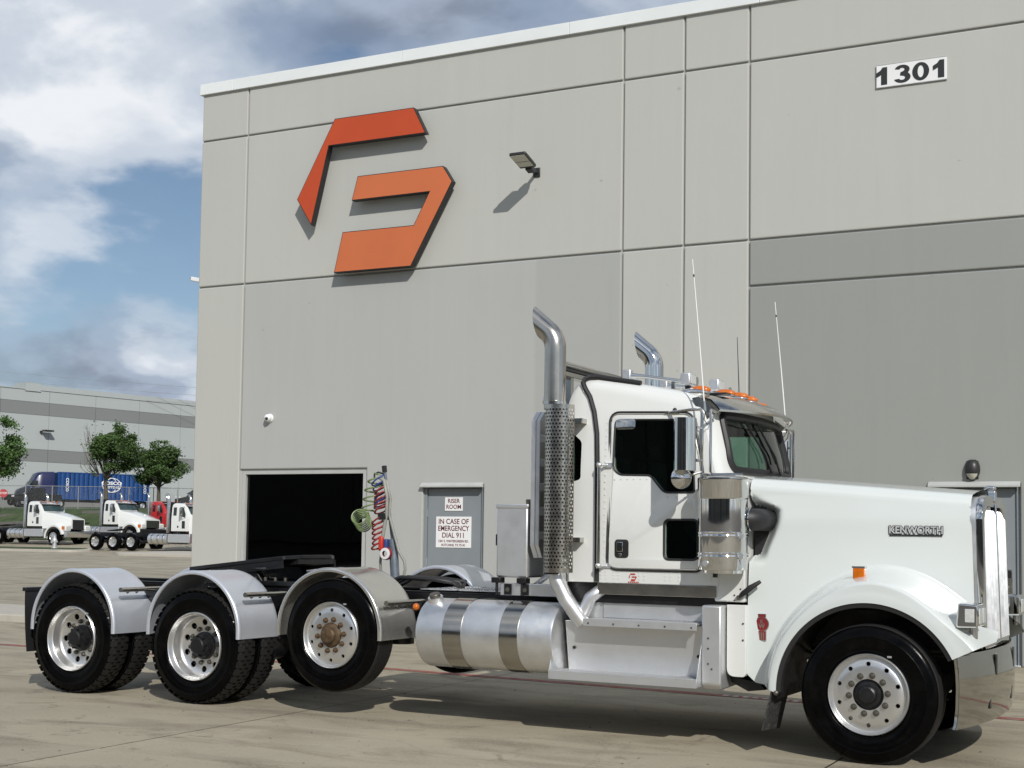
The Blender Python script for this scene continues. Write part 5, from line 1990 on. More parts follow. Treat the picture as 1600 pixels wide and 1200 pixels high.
MB().tube([(-1.74, 0.86, 2.80), (-1.74, 0.88, 3.05), (-1.76, 0.88, 3.55)], [0.010, 0.005, 0.003], 6).build("antenna", M_BADGE, trk)
MB().ball((-1.66, -0.96, 2.695), 0.018, 8, 6).build("bracket_knob", M_BADGE, trk)
MB().box(-1.74, -1.62, -0.985, -0.94, 2.665, 2.682).build("mirror_foot", M_STEEL, trk)

# ---------------------------------------------------------------- exhaust stacks
sh_cols = 26
for sg in (-1, 1):
    F = Matrix.Translation((0, 0, 0.09)) @ Matrix.Scale(-1, 4, (0, 1, 0)) if sg > 0 else Matrix.Identity(4)
    cx, cy = -2.690, -1.10
    st = empty("exhaust_stack", (0, 0, 0), 0, trk)
    R0 = 0.092
    # curved tip, cut level with the sky
    path_ = [(cx, 2.72), (cx, 3.235)]
    for k in range(1, 9):
        a = rad(50) * k / 8
        path_.append((cx - 0.20 * (1 - math.cos(a)), 3.235 + 0.20 * math.sin(a)))
    rows = []
    SEG = 28
    prev = None
    for i, (x, z) in enumerate(path_):
        a = 0 if i < 2 else rad(50) * (i - 1) / 8
        tx_, tz_ = -math.sin(a), math.cos(a)
        nx_, nz_ = math.cos(a), math.sin(a)
        rows.append([(x + nx_ * R0 * math.cos(2 * pi * k / SEG), cy + R0 * math.sin(2 * pi * k / SEG), z + nz_ * R0 * math.cos(2 * pi * k / SEG)) for k in range(SEG + 1)])
    # slash cut end
    a = rad(50)
    x, z = path_[-1]
    end = []
    for k in range(SEG + 1):
        c_ = math.cos(2 * pi * k / SEG)
        x_now = x + math.cos(a) * R0 * c_
        ext = (x_now - (cx - 0.172 - 0.02 * c_)) / math.sin(a)
        end.append((x + math.cos(a) * R0 * c_ - math.sin(a) * ext, cy + R0 * math.sin(2 * pi * k / SEG), z + math.sin(a) * R0 * c_ + math.cos(a) * ext))
    rows.append(end)
    s = MB().grid(rows)
    inn = [[(cx + (p[0] - cx) * 1.0, cy + (p[1] - cy) * 0.95, p[2] - 0.001) for p in r] for r in rows[-4:]]
    s.grid(inn)
    s.xf(F).build("stack_pipe", M_CHROME if sg > 0 else M_STACK, st, smooth=45)
    MB().cyl((cx, cy, 1.33), (cx, cy, 2.73), 0.075, seg=24).xf(F).build("muffler", M_BLACK, st)
    MB().lathe([(R0 - 0.01, 2.755), (R0 + 0.004, 2.757), (R0 + 0.004, 2.785), (R0 - 0.001, 2.787)], (cx, cy, 0), "z", 32).xf(F).build("clamp", M_STEEL, st)
    # perforated heat shield: a bent sheet with real holes, built cell by cell
    w, h = 0.42, 1.41
    nrow, ncol = 47, 14
    RS = 0.118

    def wrap(u, v):
        a = u / RS
        am = 1.25
        if abs(a) <= am:
            X, Y_ = math.sin(a) * RS, -math.cos(a) * RS
        else:
            s2 = 1 if a > 0 else -1
            dx = (abs(a) - am) * RS
            X = s2 * math.sin(am) * RS + s2 * math.cos(am) * dx * (1.0 if s2 > 0 else 0.3)
            Y_ = -math.cos(am) * RS + math.sin(am) * dx
        return (cx + 0.045 + X, cy + Y_, 2.050 + v)

    s = MB()
    cw_, ch_ = w / ncol, h / nrow
    for r in range(nrow):
        off = cw_ / 2 if r % 2 else 0.0
        for c in range(-1 if r % 2 else 0, ncol):
            u0 = -w / 2 + c * cw_ + off
            uc, vc = u0 + cw_ / 2, -h / 2 + (r + 0.5) * ch_
            sq = [(-1, -1), (0, -1), (1, -1), (1, 0), (1, 1), (0, 1), (-1, 1), (-1, 0)]
            outer_ = [(max(-w / 2, min(w / 2, uc + q[0] * cw_ / 2)), vc + q[1] * ch_ / 2) for q in sq]
            cut = u0 < -w / 2 - 1e-6 or u0 + cw_ > w / 2 + 1e-6
            rh = 0.0092
            if cut or r in (0, nrow - 1) or (r % 12 == 6 and c % 6 == 3):
                s.add([wrap(*p) for p in outer_], [tuple(range(8))])
                continue
            hole_ = [(uc + rh * math.cos(math.atan2(q[1], q[0])), vc + rh * math.sin(math.atan2(q[1], q[0]))) for q in sq]
            s.add([wrap(*p) for p in outer_ + hole_], [(i, (i + 1) % 8, 8 + (i + 1) % 8, 8 + i) for i in range(8)])
    s.xf(F).build("heat_shield", M_STACK, st, smooth=40)
    # lower pipe: down and forward under the cab
    MB().tube([(cx + 0.02, cy + 0.02, 1.36), (cx + 0.03, cy + 0.02, 1.28), (cx + 0.11, cy + 0.03, 1.13), (cx + 0.20, cy + 0.05, 1.0), (cx + 0.245, cy + 0.08, 0.93)], 0.066, 20).xf(F).build("lower_pipe", M_ALU, st, smooth=60)
    MB().tube([(cx + 0.24, cy + 0.09, 0.99), (cx + 0.30, cy + 0.11, 1.14), (cx + 0.37, cy + 0.15, 1.20), (cx + 0.46, cy + 0.24, 1.22)], 0.055, 18).xf(F).build("branch_pipe", M_ALU, st, smooth=60)
    MB().ball((cx - 0.115, cy + 0.08, 2.80), 0.055, 14, 10, (0.6, 1, 1)).xf(F).build("work_lamp", M_CHROME, st, smooth=50)
    for z in (2.62, 1.62):
        MB().box(cx + 0.10, cx + 0.24, cy + 0.02, cy + 0.18, z - 0.02, z + 0.02).xf(F).build("stack_bracket", M_STEEL, st)

# ---------------------------------------------------------------- headache rack, light bar, tool box, deck
rk = empty("headache_rack", (0, 0, 0), 0, trk)
RP = [(-0.95, 1.57), (-0.88, 1.46), (0.88, 1.46), (0.95, 1.57), (0.95, 2.64), (0.86, 2.725), (-0.86, 2.725), (-0.95, 2.64)]
MB().prism(RP, -2.945, -2.935, "yz").build("panel", M_STEEL, rk, smooth=0)
rows = []
for (y, z) in RP + RP[:1]:
    rows.append([(-2.985, y, z), (-2.905, y, z), (-2.905, y * 0.985, z), (-2.985, y * 0.985, z), (-2.985, y, z)])
MB().grid(rows).build("edge_channel", M_ALU, rk, smooth=0)
for z in (1.65, 1.86, 2.07, 2.28, 2.49):
    MB().box(-2.935, -2.912, -0.92, 0.92, z - 0.035, z + 0.035).build("rib", M_ALU, rk, bevel=0.006)
for sg in (-1, 1):
    y0, y1 = sorted((sg * 0.47, sg * 0.40))
    MB().box(-3.0, -2.95, y0, y1, 1.13, 3.09).build("post", M_ALU, rk, bevel=0.006)
    MB().tube([(-2.70, sg * 0.86, 1.42), (-3.02, sg * 0.86, 1.19)], 0.024, 4).build("brace", M_ALU, rk, smooth=0)
    y0, y1 = sorted((sg * 0.90, sg * 0.82))
    MB().box(-3.30, -2.60, y0, y1, 1.13, 1.235).build("base_channel", M_ALU, rk, bevel=0.006)
    for x in (-3.22, -3.05):
        yy = sg * 0.902
        MB().cyl((x, yy, 1.18), (x, yy + sg * 0.015, 1.18), 0.02, seg=12).build("bolt", M_NUT, rk)
        MB().box(x - 0.035, x + 0.035, min(yy, yy + sg * 0.008), max(yy, yy + sg * 0.008), 1.135, 1.23).build("clip", M_BLACK, rk, smooth=0)
lb = MB().box(-2.95, -2.78, -0.80, 0.55, 3.135, 3.185).build("light_bar", M_STEEL, trk, bevel=0.018)
MB().box(-2.93, -2.80, -0.79, 0.54, 3.105, 3.136).build("light_strip", M_BADGE, lb, bevel=0.006)
MB().box(-2.92, -2.81, -0.70, 0.50, 3.06, 3.106).build("bar_tray", M_STEEL, lb, bevel=0.006)
for y in (-0.85, 0.60):
    MB().ball((-2.87, y, 3.15), 0.045, 12, 8, (0.8, 0.8, 0.9)).build("end_lamp", M_ALU, lb, smooth=50)
for y in (-0.45, 0.40):
    MB().box(-2.90, -2.84, y - 0.03, y + 0.03, 2.72, 3.062).build("bar_leg", M_STEEL, lb)

tb = MB().box(-3.345, -3.035, -0.90, -0.40, 1.285, 1.905).build("tool_box", M_STEP, trk, bevel=0.018)
MB().box(-3.352, -3.028, -0.907, -0.393, 1.885, 1.925).build("lid", M_STEP, tb, bevel=0.01)
MB().box(-3.375, -3.346, -0.86, -0.80, 1.56, 1.66).build("latch", M_BADGE, tb, bevel=0.006)
MB().box(-3.06, -2.96, -0.90, -0.82, 1.925, 1.965).build("clamp", M_NUT, tb, bevel=0.006)
for x in (-3.33, -3.08):
    MB().box(x - 0.045, x + 0.045, -0.93, -0.84, 1.236, 1.283).build("mount_pad", M_BLACK, tb, bevel=0.006)
    MB().cyl((x, -0.905, 1.13), (x, -0.905, 1.25), 0.014, seg=8).build("mount_bolt", M_BLACK, tb)
# frame-side brackets under the tool box, white plate on the frame
MB().box(-3.40, -2.55, -0.80, 0.80, 1.119, 1.132).build("cab_deck", M_BLACK, trk)
MB().box(-3.42, -3.15, -0.945, -0.935, 1.02, 1.09).build("frame_tag", M_STEEL, trk, smooth=0)


def diamond(x0, x1, y0, y1, z, name):
    s = MB().box(x0, x1, y0, y1, z - 0.008, z)
    i = 0
    x = x0 + 0.03
    while x < x1 - 0.04:
        y = y0 + 0.03 + (0.025 if i % 2 else 0)
        while y < y1 - 0.03:
            a = 0.6 if i % 2 else -0.6
            cx_, sy_ = math.cos(a) * 0.018, math.sin(a) * 0.018
            px3, py3 = -math.sin(a) * 0.006, math.cos(a) * 0.006
            s.add([(x - cx_, y - sy_, z), (x + px3, y + py3, z + 0.004), (x + cx_, y + sy_, z), (x - px3, y - py3, z + 0.004)], [(0, 1, 2, 3)])
            y += 0.05
        x += 0.045
        i += 1
    return s.build(name, M_ALU, trk, smooth=0, merge=False)


diamond(-4.42, -4.02, -0.42, 0.42, 1.14, "deck_plate")
diamond(-4.00, -3.45, -0.42, 0.80, 1.14, "deck_plate")
s = MB()
for k in range(3):
    s.tube([(-4.95 + 0.05 * k, -0.30 + 0.1 * k, 1.15), (-4.7, -0.32 + 0.12 * k, 1.235), (-4.35, -0.28 + 0.1 * k, 1.225), (-4.18, -0.22 + 0.12 * k, 1.20), (-4.15, -0.1, 1.14)], 0.022, 8)
s.build("air_hose", M_RUBBER, trk, smooth=60)

# fifth wheel
fw = empty("fifth_wheel", (0, 0, 0), 0, trk)
FWP = rpoly([(-0.70, -0.46), (-0.42, -0.47), (0.50, -0.44), (0.60, -0.25), (0.60, 0.25), (0.50, 0.44), (-0.42, 0.47), (-0.70, 0.46), (-0.78, 0.26), (-0.30, 0.06), (-0.02, 0.055), (-0.02, -0.055), (-0.30, -0.06), (-0.78, -0.26)], 0.03)
T = Matrix.Translation((-6.52, 0, 1.34)) @ Matrix.Rotation(rad(-6.5), 4, "Y")
s = MB().prism(FWP, -0.02, 0.02, "xy").xf(T)
pl = s.build("top_plate", M_BLACK, fw, bevel=0.006)
for y in (-0.46, 0.46):
    MB().box(-0.42, 0.50, y * 0.96 - 0.01, y * 0.96 + 0.01, -0.10, -0.021, T).build("plate_skirt", M_BLACK, pl)
MB().box(0.40, 0.585, -0.30, 0.30, -0.07, -0.021, T).build("plate_skirt", M_BLACK, pl)
for sg in (-1, 1):
    s = MB().prism([(-6.78, 1.12), (-6.26, 1.12), (-6.40, 1.30), (-6.62, 1.30)], sg * 0.38 - 0.04, sg * 0.38 + 0.04, "xz").build("bracket", M_BLACK, fw, bevel=0.01)
    MB().box(-7.15, -5.85, sg * 0.40 - 0.06, sg * 0.40 + 0.06, 1.119, 1.165).build("slide_rail", M_BLACK, fw, bevel=0.004)
    for k in range(9):
        MB().cyl((-7.0 + k * 0.125, sg * 0.42, 1.165), (-7.0 + k * 0.125, sg * 0.42, 1.20), 0.016, seg=6).build("bolt", M_NUT, fw)
MB().cyl((-6.36, -0.48, 1.28), (-5.95, -0.80, 1.30), 0.010, seg=6).build("release_handle", M_BLACK, fw)
MB().box(-7.0, -5.9, -0.33, 0.33, 1.119, 1.16).build("base_plate", M_BLACK, fw)

# ---------------------------------------------------------------- hose tender with coiled lines
ht = empty("hose_tender", (0, 0, 0), 0, trk)
M_POLE = mat("dull_blue_grey_pole", (0.17, 0.20, 0.24), 0.5, 0.4, var=0.25, vscale=12)
M_HGREEN = mat("green_air_line", (0.17, 0.23, 0.09), 0.4, var=0.2, vscale=8)
M_HBLUE = mat("blue_air_line", (0.035, 0.06, 0.22), 0.4, var=0.2, vscale=8)
M_HRED = mat("red_air_line", (0.26, 0.025, 0.025), 0.4, var=0.25, vscale=8)
M_HGREY = mat("grey_electric_cable", (0.28, 0.28, 0.25), 0.5, var=0.2, vscale=8)
yP = 0.10
MB().cyl((-5.03, yP, 1.12), (-5.075, yP, 1.60), 0.046, seg=16).build("base_post", M_POLE, ht)
MB().cyl((-5.075, yP, 1.56), (-5.19, yP, 2.30), 0.016, seg=10).build("spring_post", M_POLE, ht)
MB().cyl((-5.188, yP, 2.27), (-5.195, yP, 2.335), 0.026, seg=10).build("post_cap", M_BADGE, ht)
MB().tube([(-5.19, yP, 2.25), (-5.25, yP - 0.02, 2.27), (-5.29, yP - 0.03, 2.25), (-5.29, yP - 0.03, 2.20)], 0.010, 6).build("hanger", M_BADGE, ht)


def coil(p0, p1, R_, turns, r, seed=0):
    """a coiled line hanging from p0 to p1, its loops sagging unevenly"""
    rg = random.Random(seed)
    p0, p1 = Vector(p0), Vector(p1)
    d = (p1 - p0).normalized()
    u = Vector((1, 0, 0)) - d * d.x
    u.normalize()
    w = d.cross(u).normalized()
    pts = []
    n = int(turns * 18)
    wob = [rg.uniform(0.8, 1.15) for _ in range(int(turns) + 3)]
    for i in range(n + 1):
        t = i / n
        ph = turns * t
        k = int(ph)
        rr = R_ * lerp(wob[k], wob[k + 1], ph - k)
        a = 2 * pi * ph
        c_ = p0.lerp(p1, t)
        pts.append(c_ + (u * math.cos(a) + w * math.sin(a) * 0.8) * rr + Vector((0, 0, 0.028 * math.cos(a))))
    return pts


pts = [(-5.29, yP - 0.03, 2.26)] + coil((-5.26, yP - 0.04, 2.22), (-5.36, yP - 0.03, 1.86), 0.085, 4, 0.01, 1)
MB().tube(pts, 0.0095, 6).build("air_line", M_HGREEN, ht, smooth=60)
T_ = Matrix.Translation((-5.40, yP - 0.05, 1.76)) @ Matrix.Rotation(rad(70), 4, "X") @ Matrix.Rotation(rad(20), 4, "Y")
q = [T_ @ Vector((0.08 * math.cos(t), 0.08 * math.sin(t), 0.0075 * t - 0.08)) for t in [2 * pi * k / 18 for k in range(18 * 6 + 1)]]
MB().tube([(-5.36, yP - 0.03, 1.87)] + q, 0.0075, 6).build("air_line", M_HGREEN, ht, smooth=60)
MB().tube(coil((-5.23, yP - 0.05, 2.20), (-5.19, yP - 0.05, 1.93), 0.062, 5, 0.01, 2), 0.0085, 6).build("air_line", M_HBLUE, ht, smooth=60)
MB().tube(coil((-5.19, yP - 0.06, 2.10), (-5.18, yP - 0.07, 1.86), 0.068, 5, 0.01, 3), 0.0085, 6).build("air_line", M_HRED, ht, smooth=60)
MB().tube(coil((-5.22, yP - 0.06, 1.80), (-5.21, yP - 0.06, 1.50), 0.066, 6, 0.01, 4), 0.009, 6).build("air_line", M_HRED, ht, smooth=60)
pts = [(-5.22, yP - 0.07, 2.22), (-5.14, yP - 0.08, 2.18), (-5.10, yP - 0.08, 2.02), (-5.10, yP - 0.08, 1.86), (-5.13, yP - 0.08, 1.70), (-5.15, yP - 0.08, 1.58)]
MB().tube(pts, 0.017, 8).build("cable", M_HGREY, ht, smooth=60)
pts = [(-5.23, yP - 0.05, 2.23), (-5.12, yP - 0.06, 2.17), (-5.08, yP - 0.05, 2.00), (-5.09, yP - 0.05, 1.84), (-5.03, yP - 0.05, 1.66), (-4.97, yP - 0.05, 1.48), (-4.90, yP - 0.05, 1.38), (-4.89, yP - 0.05, 1.30), (-4.93, yP - 0.04, 1.17)]
MB().tube(pts, 0.014, 8).build("cable", M_HGREY, ht, smooth=60)
MB().tube([(-5.16, yP - 0.07, 1.50), (-5.18, yP - 0.06, 1.36), (-5.17, yP - 0.03, 1.15)], 0.014, 8).build("cable", M_HGREY, ht, smooth=60)
MB().box(-5.18, -5.13, yP - 0.11, yP - 0.06, 1.48, 1.63).build("glad_hand", mat("red_coupling", (0.55, 0.04, 0.025), 0.35, var=0.1), ht, bevel=0.015)
MB().lathe([(0.035, -0.02), (0.062, -0.022), (0.064, 0.012), (0.035, 0.015)], (-5.085, yP - 0.10, 1.455), "y", 20).build("glad_hand", M_HRED, ht, smooth=40)
MB().lathe([(0.030, -0.025), (0.056, -0.024), (0.058, -0.018), (0.032, -0.018)], (-5.085, yP - 0.105, 1.455), "y", 20).build("seal_ring", M_PLASTICW, ht, smooth=40)
MB().box(-5.13, -5.09, yP - 0.09, yP - 0.04, 1.50, 1.60).build("glad_hand", M_HBLUE, ht, bevel=0.012)
MB().box(-5.20, -5.10, yP - 0.10, yP - 0.02, 1.79, 1.86).build("hose_clamp", M_BADGE, ht, bevel=0.01)
tag(bld, "tall grey panelled concrete warehouse with white metal coping", "building")

# ================================================================== FAR WAREHOUSE, STREET, FENCE
M_FARW = mat("far_white_wall", (0.385, 0.415, 0.405), 0.8, var=0.04, vscale=0.05)
M_FARG = mat("far_grey_band", (0.20, 0.21, 0.203), 0.8, var=0.04, vscale=0.05)
M_FARB = mat("far_base_band", (0.20, 0.20, 0.19), 0.8, var=0.05, vscale=0.05)
fw_ang = math.atan2(31.85, 7.72)
far = empty("far_warehouse", (-148.4, 137.5, 4.4), fw_ang)
tag(far, "long white warehouse with grey bands beyond the street", "building")
# local x runs along the wall, local y points away from the yard
FW0, FW1, FD = -90.0, 120.0, 60.0
bands = [(0.0, 1.8, M_FARB), (1.8, 7.0, M_FARW), (7.0, 8.75, M_FARG), (8.75, 13.6, M_FARW), (13.6, 15.4, M_FARG), (15.4, 17.1, M_FARW)]
xsj = [FW0 + 7.5 * k for k in range(29)]
for (z0, z1, m) in bands:
    for a, b in zip(xsj, xsj[1:]):
        if b < -14 or a > 40:
            continue
        MB().box(a + 0.03, b - 0.03, 0.0, 0.25, z0 + 0.02, z1 - 0.02).build("wall_panel", m, far, smooth=0)
MB().box(FW0, FW1, 0.10, FD, 0.0, 17.0).build("wall", M_FARG, far, smooth=0)
MB().box(4.6, FW1, -0.1, FD, 17.1, 17.85).build("parapet", M_FARW, far, smooth=0)
MB().box(FW0, 4.6, -0.1, FD, 17.1, 17.25).build("parapet", M_FARW, far, smooth=0)
MB().box(3.6, 6.0, -0.15, 3.0, 16.9, 18.05).build("parapet_block", M_FARW, far, smooth=0)
fl_ = MB().box(6.1, 6.35, -0.35, 0.0, 11.1, 11.4).build("flood_light", M_BRONZE, far, smooth=0)
MB().box(6.25, 7.6, -1.3, -0.35, 11.3, 11.52).build("lamp_head", M_BRONZE, fl_, smooth=0)

# plain building added unseen behind the viewer for chrome reflections and less fill light
ob = empty("reflection_backdrop", (-6, -34, 0))
tag(ob, "added tan building out of view that gives the chrome something to reflect", "building")
M_OPP = mat("backdrop_tan", (0.13, 0.125, 0.11), 0.85, var=0.06, vscale=0.1)
for k in range(9):
    MB().box(-54 + k * 12 + 0.03, -42 + k * 12 - 0.03, 0, 0.3, 1.2, 8.5).build("wall_panel", M_OPP, ob, smooth=0)
    if k % 2 == 1:
        MB().box(-53 + k * 12, -53 + k * 12 + (3.0, 8.0, 5.0)[k % 3], 0.301, 0.36, 0.0, 8.2).build("dark_reflection_panel", mat("dark_reflection_grey", (0.055, 0.055, 0.055), 0.7, var=0.1), ob, smooth=0)  # dark panels added to reflect as vertical streaks in the chrome
MB().box(-54, 54, -30, 0.02, 0, 8.4).build("wall", M_OPP, ob, smooth=0)
MB().box(-54, 54, -0.1, 0.35, 8.5, 8.75).build("coping", M_COPING, ob, smooth=0)

M_GALV = mat("galvanised_steel", (0.33, 0.34, 0.33), 0.5, 0.6, var=0.15)
M_WIRE = bpy.data.materials.new("chain_link_wire")
M_WIRE.use_nodes = True
N, L = M_WIRE.node_tree.nodes, M_WIRE.node_tree.links
b_ = N["Principled BSDF"]
b_.inputs["Base Color"].default_value = (0.30, 0.31, 0.30, 1)
b_.inputs["Roughness"].default_value = 0.5
tc_ = N.new("ShaderNodeTexCoord")
mp_ = N.new("ShaderNodeMapping")
mp_.inputs["Rotation"].default_value = (0, rad(45), 0)
L.new(tc_.outputs["Object"], mp_.inputs[0])
sp_ = N.new("ShaderNodeSeparateXYZ")
L.new(mp_.outputs[0], sp_.inputs[0])


def wires(sock):
    a = N.new("ShaderNodeMath")
    a.operation = "PINGPONG"
    a.inputs[1].default_value = 0.03
    L.new(sock, a.inputs[0])
    c = N.new("ShaderNodeMath")
    c.operation = "LESS_THAN"
    c.inputs[1].default_value = 0.0016
    L.new(a.outputs[0], c.inputs[0])
    return c.outputs[0]


mx_ = N.new("ShaderNodeMath")
mx_.operation = "MAXIMUM"
L.new(wires(sp_.outputs[0]), mx_.inputs[0])
L.new(wires(sp_.outputs[2]), mx_.inputs[1])
L.new(mx_.outputs[0], b_.inputs["Alpha"])

FA, FB = Vector((-97.0, 71.5, 0)), Vector((-78.0, 104.0, 0))
FA, FB = Vector((-93.5, 77.9, 0)), Vector((-78.2, 105.0, 0))
fd = (FB - FA)
fl_len = fd.length
fen = empty("chain_link_fence", FA, math.atan2(fd.y, fd.x))
tag(fen, "galvanised chain link fence along the top of the grass bank", "fence")
npost = 14


def fz(t):
    p = FA + fd * t
    return lerp(3.35, 3.85, t)


for k in range(npost + 1):
    t = k / npost
    MB().cyl((t * fl_len, 0, fz(t) - 0.3), (t * fl_len, 0, fz(t) + 2.0), 0.045, seg=8).build("post", M_GALV, fen)
MB().tube([(t / 10 * fl_len, 0, fz(t / 10) + 1.96) for t in range(11)], 0.032, 6).build("top_rail", M_GALV, fen)
MB().tube([(t / 10 * fl_len, 0.0, fz(t / 10) + 0.08) for t in range(11)], 0.012, 6).build("tension_wire", M_GALV, fen)
MB().grid([[(0, 0.05, fz(0) + 0.05), (fl_len, 0.05, fz(1) + 0.05)], [(0, 0.05, fz(0) + 1.95), (fl_len, 0.05, fz(1) + 1.95)]]).build("mesh", M_WIRE, fen, smooth=0)
MB().tube([(2.4, 0, fz(0) + 1.9), (4.2, 0, fz(0) + 0.2)], 0.03, 6).build("brace", M_GALV, fen)

# power lines: three wires sagging between far poles
for k, (z0, z1) in enumerate(((25.8, 24.2), (24.6, 23.0), (22.9, 21.9))):
    pts = []
    for i in range(21):
        t = i / 20
        p = Vector((-185, 110, z0 + 1.5)).lerp(Vector((-118, 190, z1 - 0.2)), t)
        p.z -= 1.2 * 4 * t * (1 - t)
        pts.append(p)
    o = MB().tube(pts, 0.022, 5).build("power_line", M_GALV, smooth=60)
    tag(o, ("topmost", "middle", "lowest")[k] + " of three dark power lines sagging across the sky", "power line", "power lines over the far warehouse")


# ---------------------------------------------------------------- parked trucks across the yard
M_TRED = mat("red_truck_paint", (0.42, 0.022, 0.025), 0.3, var=0.05, coat=0.5)
M_BGLASS = mat("dark_truck_glass", (0.015, 0.022, 0.024), 0.06, var=0.2, coat=0.3)
M_BTEAL = mat("teal_windshield", (0.03, 0.055, 0.055), 0.06, var=0.2, coat=0.3)
ME_BTY = MB().lathe([(0.29, 0.05), (0.30, 0.02), (0.40, 0.0), (0.48, 0.015), (0.52, 0.05), (0.52, 0.25), (0.48, 0.285), (0.30, 0.29)], seg=28).mesh("tyre", M_TYRE, 40)
ME_BRIM_S = MB().lathe([(0.30, 0.04), (0.295, 0.005), (0.275, 0.03), (0.24, 0.03), (0.15, 0.012), (0.11, 0.012), (0.10, -0.02), (0.001, -0.03)], seg=24).mesh("rim", M_RIM, 40)
s = MB().lathe([(0.30, 0.04), (0.295, 0.005), (0.285, 0.06), (0.26, 0.14), (0.20, 0.16), (0.12, 0.16), (0.10, 0.06), (0.001, 0.05)], seg=24)
ME_BRIM_D = s.mesh("rim", M_RIM, 40)
ME_BHOLE = MB().cyl((0, 0.01, 0), (0, 0.02, 0), 0.03, seg=8).mesh("hand_hole", M_BADGE, 0)


def yard_wheel(p, x, sg, steer):
    w = empty("wheel", (x, sg * 1.22, 0.52), 0 if sg < 0 else pi, p)
    link("tyre", ME_BTY, w)
    link("rim", ME_BRIM_S if steer else ME_BRIM_D, w)
    if steer:
        for i in range(10):
            t = 2 * pi * i / 10
            q = link("hand_hole", ME_BHOLE, w)
            q.location = (0.215 * math.cos(t), 0.004, 0.215 * math.sin(t))


def yard_truck(loc, label, paint, style, axles, tank=True, rack=True, fender_paint=None, rear=-7.6):
    t = empty("parked_truck", loc, rad(0))
    tag(t, label, "truck", "trucks parked across the yard")
    for sg in (-1, 1):
        MB().box(rear - 0.6, 0.7, sg * 0.40 - 0.05, sg * 0.40 + 0.05, 0.82, 1.08).build("frame_rail", M_BLACK, t, smooth=0)
        yard_wheel(t, 0.0, sg, True)
        for a in axles:
            yard_wheel(t, a, sg, False)
    for a in axles:
        MB().cyl((a, -1.0, 0.52), (a, 1.0, 0.52), 0.09, seg=8).build("axle", M_BLACK, t)
    MB().box(-3.2, -0.6, -0.38, 0.38, 0.55, 0.95).build("gearbox", M_BLACK, t, smooth=0)
    c = MB()
    x0, x1 = -2.55, -1.22
    rows = []
    for (x, zt) in ((x0, 2.74), (x0 + 0.06, 2.82), (x0 + 0.2, 2.86), (-1.75, 2.80), (-1.58, 2.74), (x1 - 0.02, 2.16)):
        r = 0.12
        hw = 1.0
        tw = 0.93
        sec = [(-hw, 1.20), (-hw, 1.9), (-tw, zt - r), (-tw + 0.04, zt - 0.03), (-tw + r, zt), (0, zt + 0.03)]
        rows.append([(x + (0.10 * (1 - (y / 1.0) ** 2) if x > -1.7 else 0), y, z) for y, z in sec + [(-y, z) for y, z in reversed(sec[:-1])]])
    c.grid(rows)
    c.add(rows[0], [tuple(range(len(rows[0])))])
    c.add(rows[-1], [tuple(range(len(rows[0])))])
    c.grid([[r_[0], r_[-1]] for r_ in rows])
    cb = c.build("cab", paint, t, smooth=30)
    rws = []
    for k in range(7):
        z = lerp(2.20, 2.66, k / 6)
        x = lerp(-1.235, -1.565, (z - 2.16) / 0.58) + 0.012
        rws.append([(x + 0.10 * (1 - y * y), y, z) for y in (-0.84, -0.5, -0.2, 0.0, 0.2, 0.5, 0.84)])
    MB().grid(rws).build("windshield", M_BTEAL, cb, smooth=50)
    MB().prism([(-1.62, 2.83), (-1.50, 2.74), (-1.28, 2.67), (-1.30, 2.645), (-1.55, 2.70)], -0.90, 0.90, "xz").build("visor", M_STEEL, cb, smooth=0)
    for sg in (-1, 1):
        d = 0.012

        def sidep(pl, nm, m):
            rr = []
            y_at = lambda z: lerp(1.0, 0.93, max(0, (z - 1.9) / 0.85)) + d   # noqa: E731
            MB().add([(x, sg * y_at(z), z) for x, z in pl], [tuple(range(len(pl)))]).build(nm, m, cb, smooth=0)

        sidep([(-1.95, 2.12), (-1.52, 2.0), (-1.50, 2.2), (-1.68, 2.60), (-1.95, 2.62)], "door_window", M_BGLASS)
        sidep([(-2.42, 2.12), (-2.18, 2.12), (-2.18, 2.60), (-2.42, 2.60)], "corner_window", M_BGLASS)
        sidep([(-1.75, 1.36), (-1.52, 1.36), (-1.52, 1.80), (-1.75, 1.80)], "peep_window", M_BGLASS)
        sidep([(-2.10, 1.40), (-2.0, 1.40), (-2.0, 1.52), (-2.10, 1.52)], "door_handle", M_BADGE)
        MB().box(-1.66, -1.58, sg * 1.30 - 0.09, sg * 1.30 + 0.09, 2.12, 2.55).build("mirror", M_CHROME, t, bevel=0.02)
        MB().tube([(-1.6, sg * 0.95, 2.62), (-1.58, sg * 1.2, 2.62), (-1.58, sg * 1.2, 2.05), (-1.5, sg * 0.95, 2.0)], 0.02, 6).build("mirror_bracket", M_STEEL, t)
        st_ = MB().tube([(-2.78, sg * 0.98, 1.1), (-2.78, sg * 0.98, 3.05), (-2.80, sg * 0.98, 3.25), (-2.92, sg * 0.98, 3.40)], [0.11, 0.11, 0.075, 0.07], 12).build("exhaust_stack", M_STEEL, t, smooth=60)
    for y in (-0.7, -0.3, 0, 0.3, 0.7):
        MB().ball((-1.62, y, 2.84), 0.06, 8, 6, (1.3, 0.8, 0.6)).build("marker_light", M_AMBER, t)
    # hood
    front, nose_z, gw = style
    rows = []
    n = 9
    for k in range(n):
        u = k / (n - 1)
        x = lerp(-1.24, front, u)
        zt = lerp(2.16, nose_z, u ** 1.3)
        hw = lerp(0.95, gw, u)
        sec = [(-hw, 1.05), (-hw, zt - 0.12), (-hw + 0.05, zt - 0.03), (-hw + 0.16, zt), (0, zt + 0.04)]
        rows.append([(x, y, z) for y, z in sec + [(-y, z) for y, z in reversed(sec[:-1])]])
    h = MB().grid(rows)
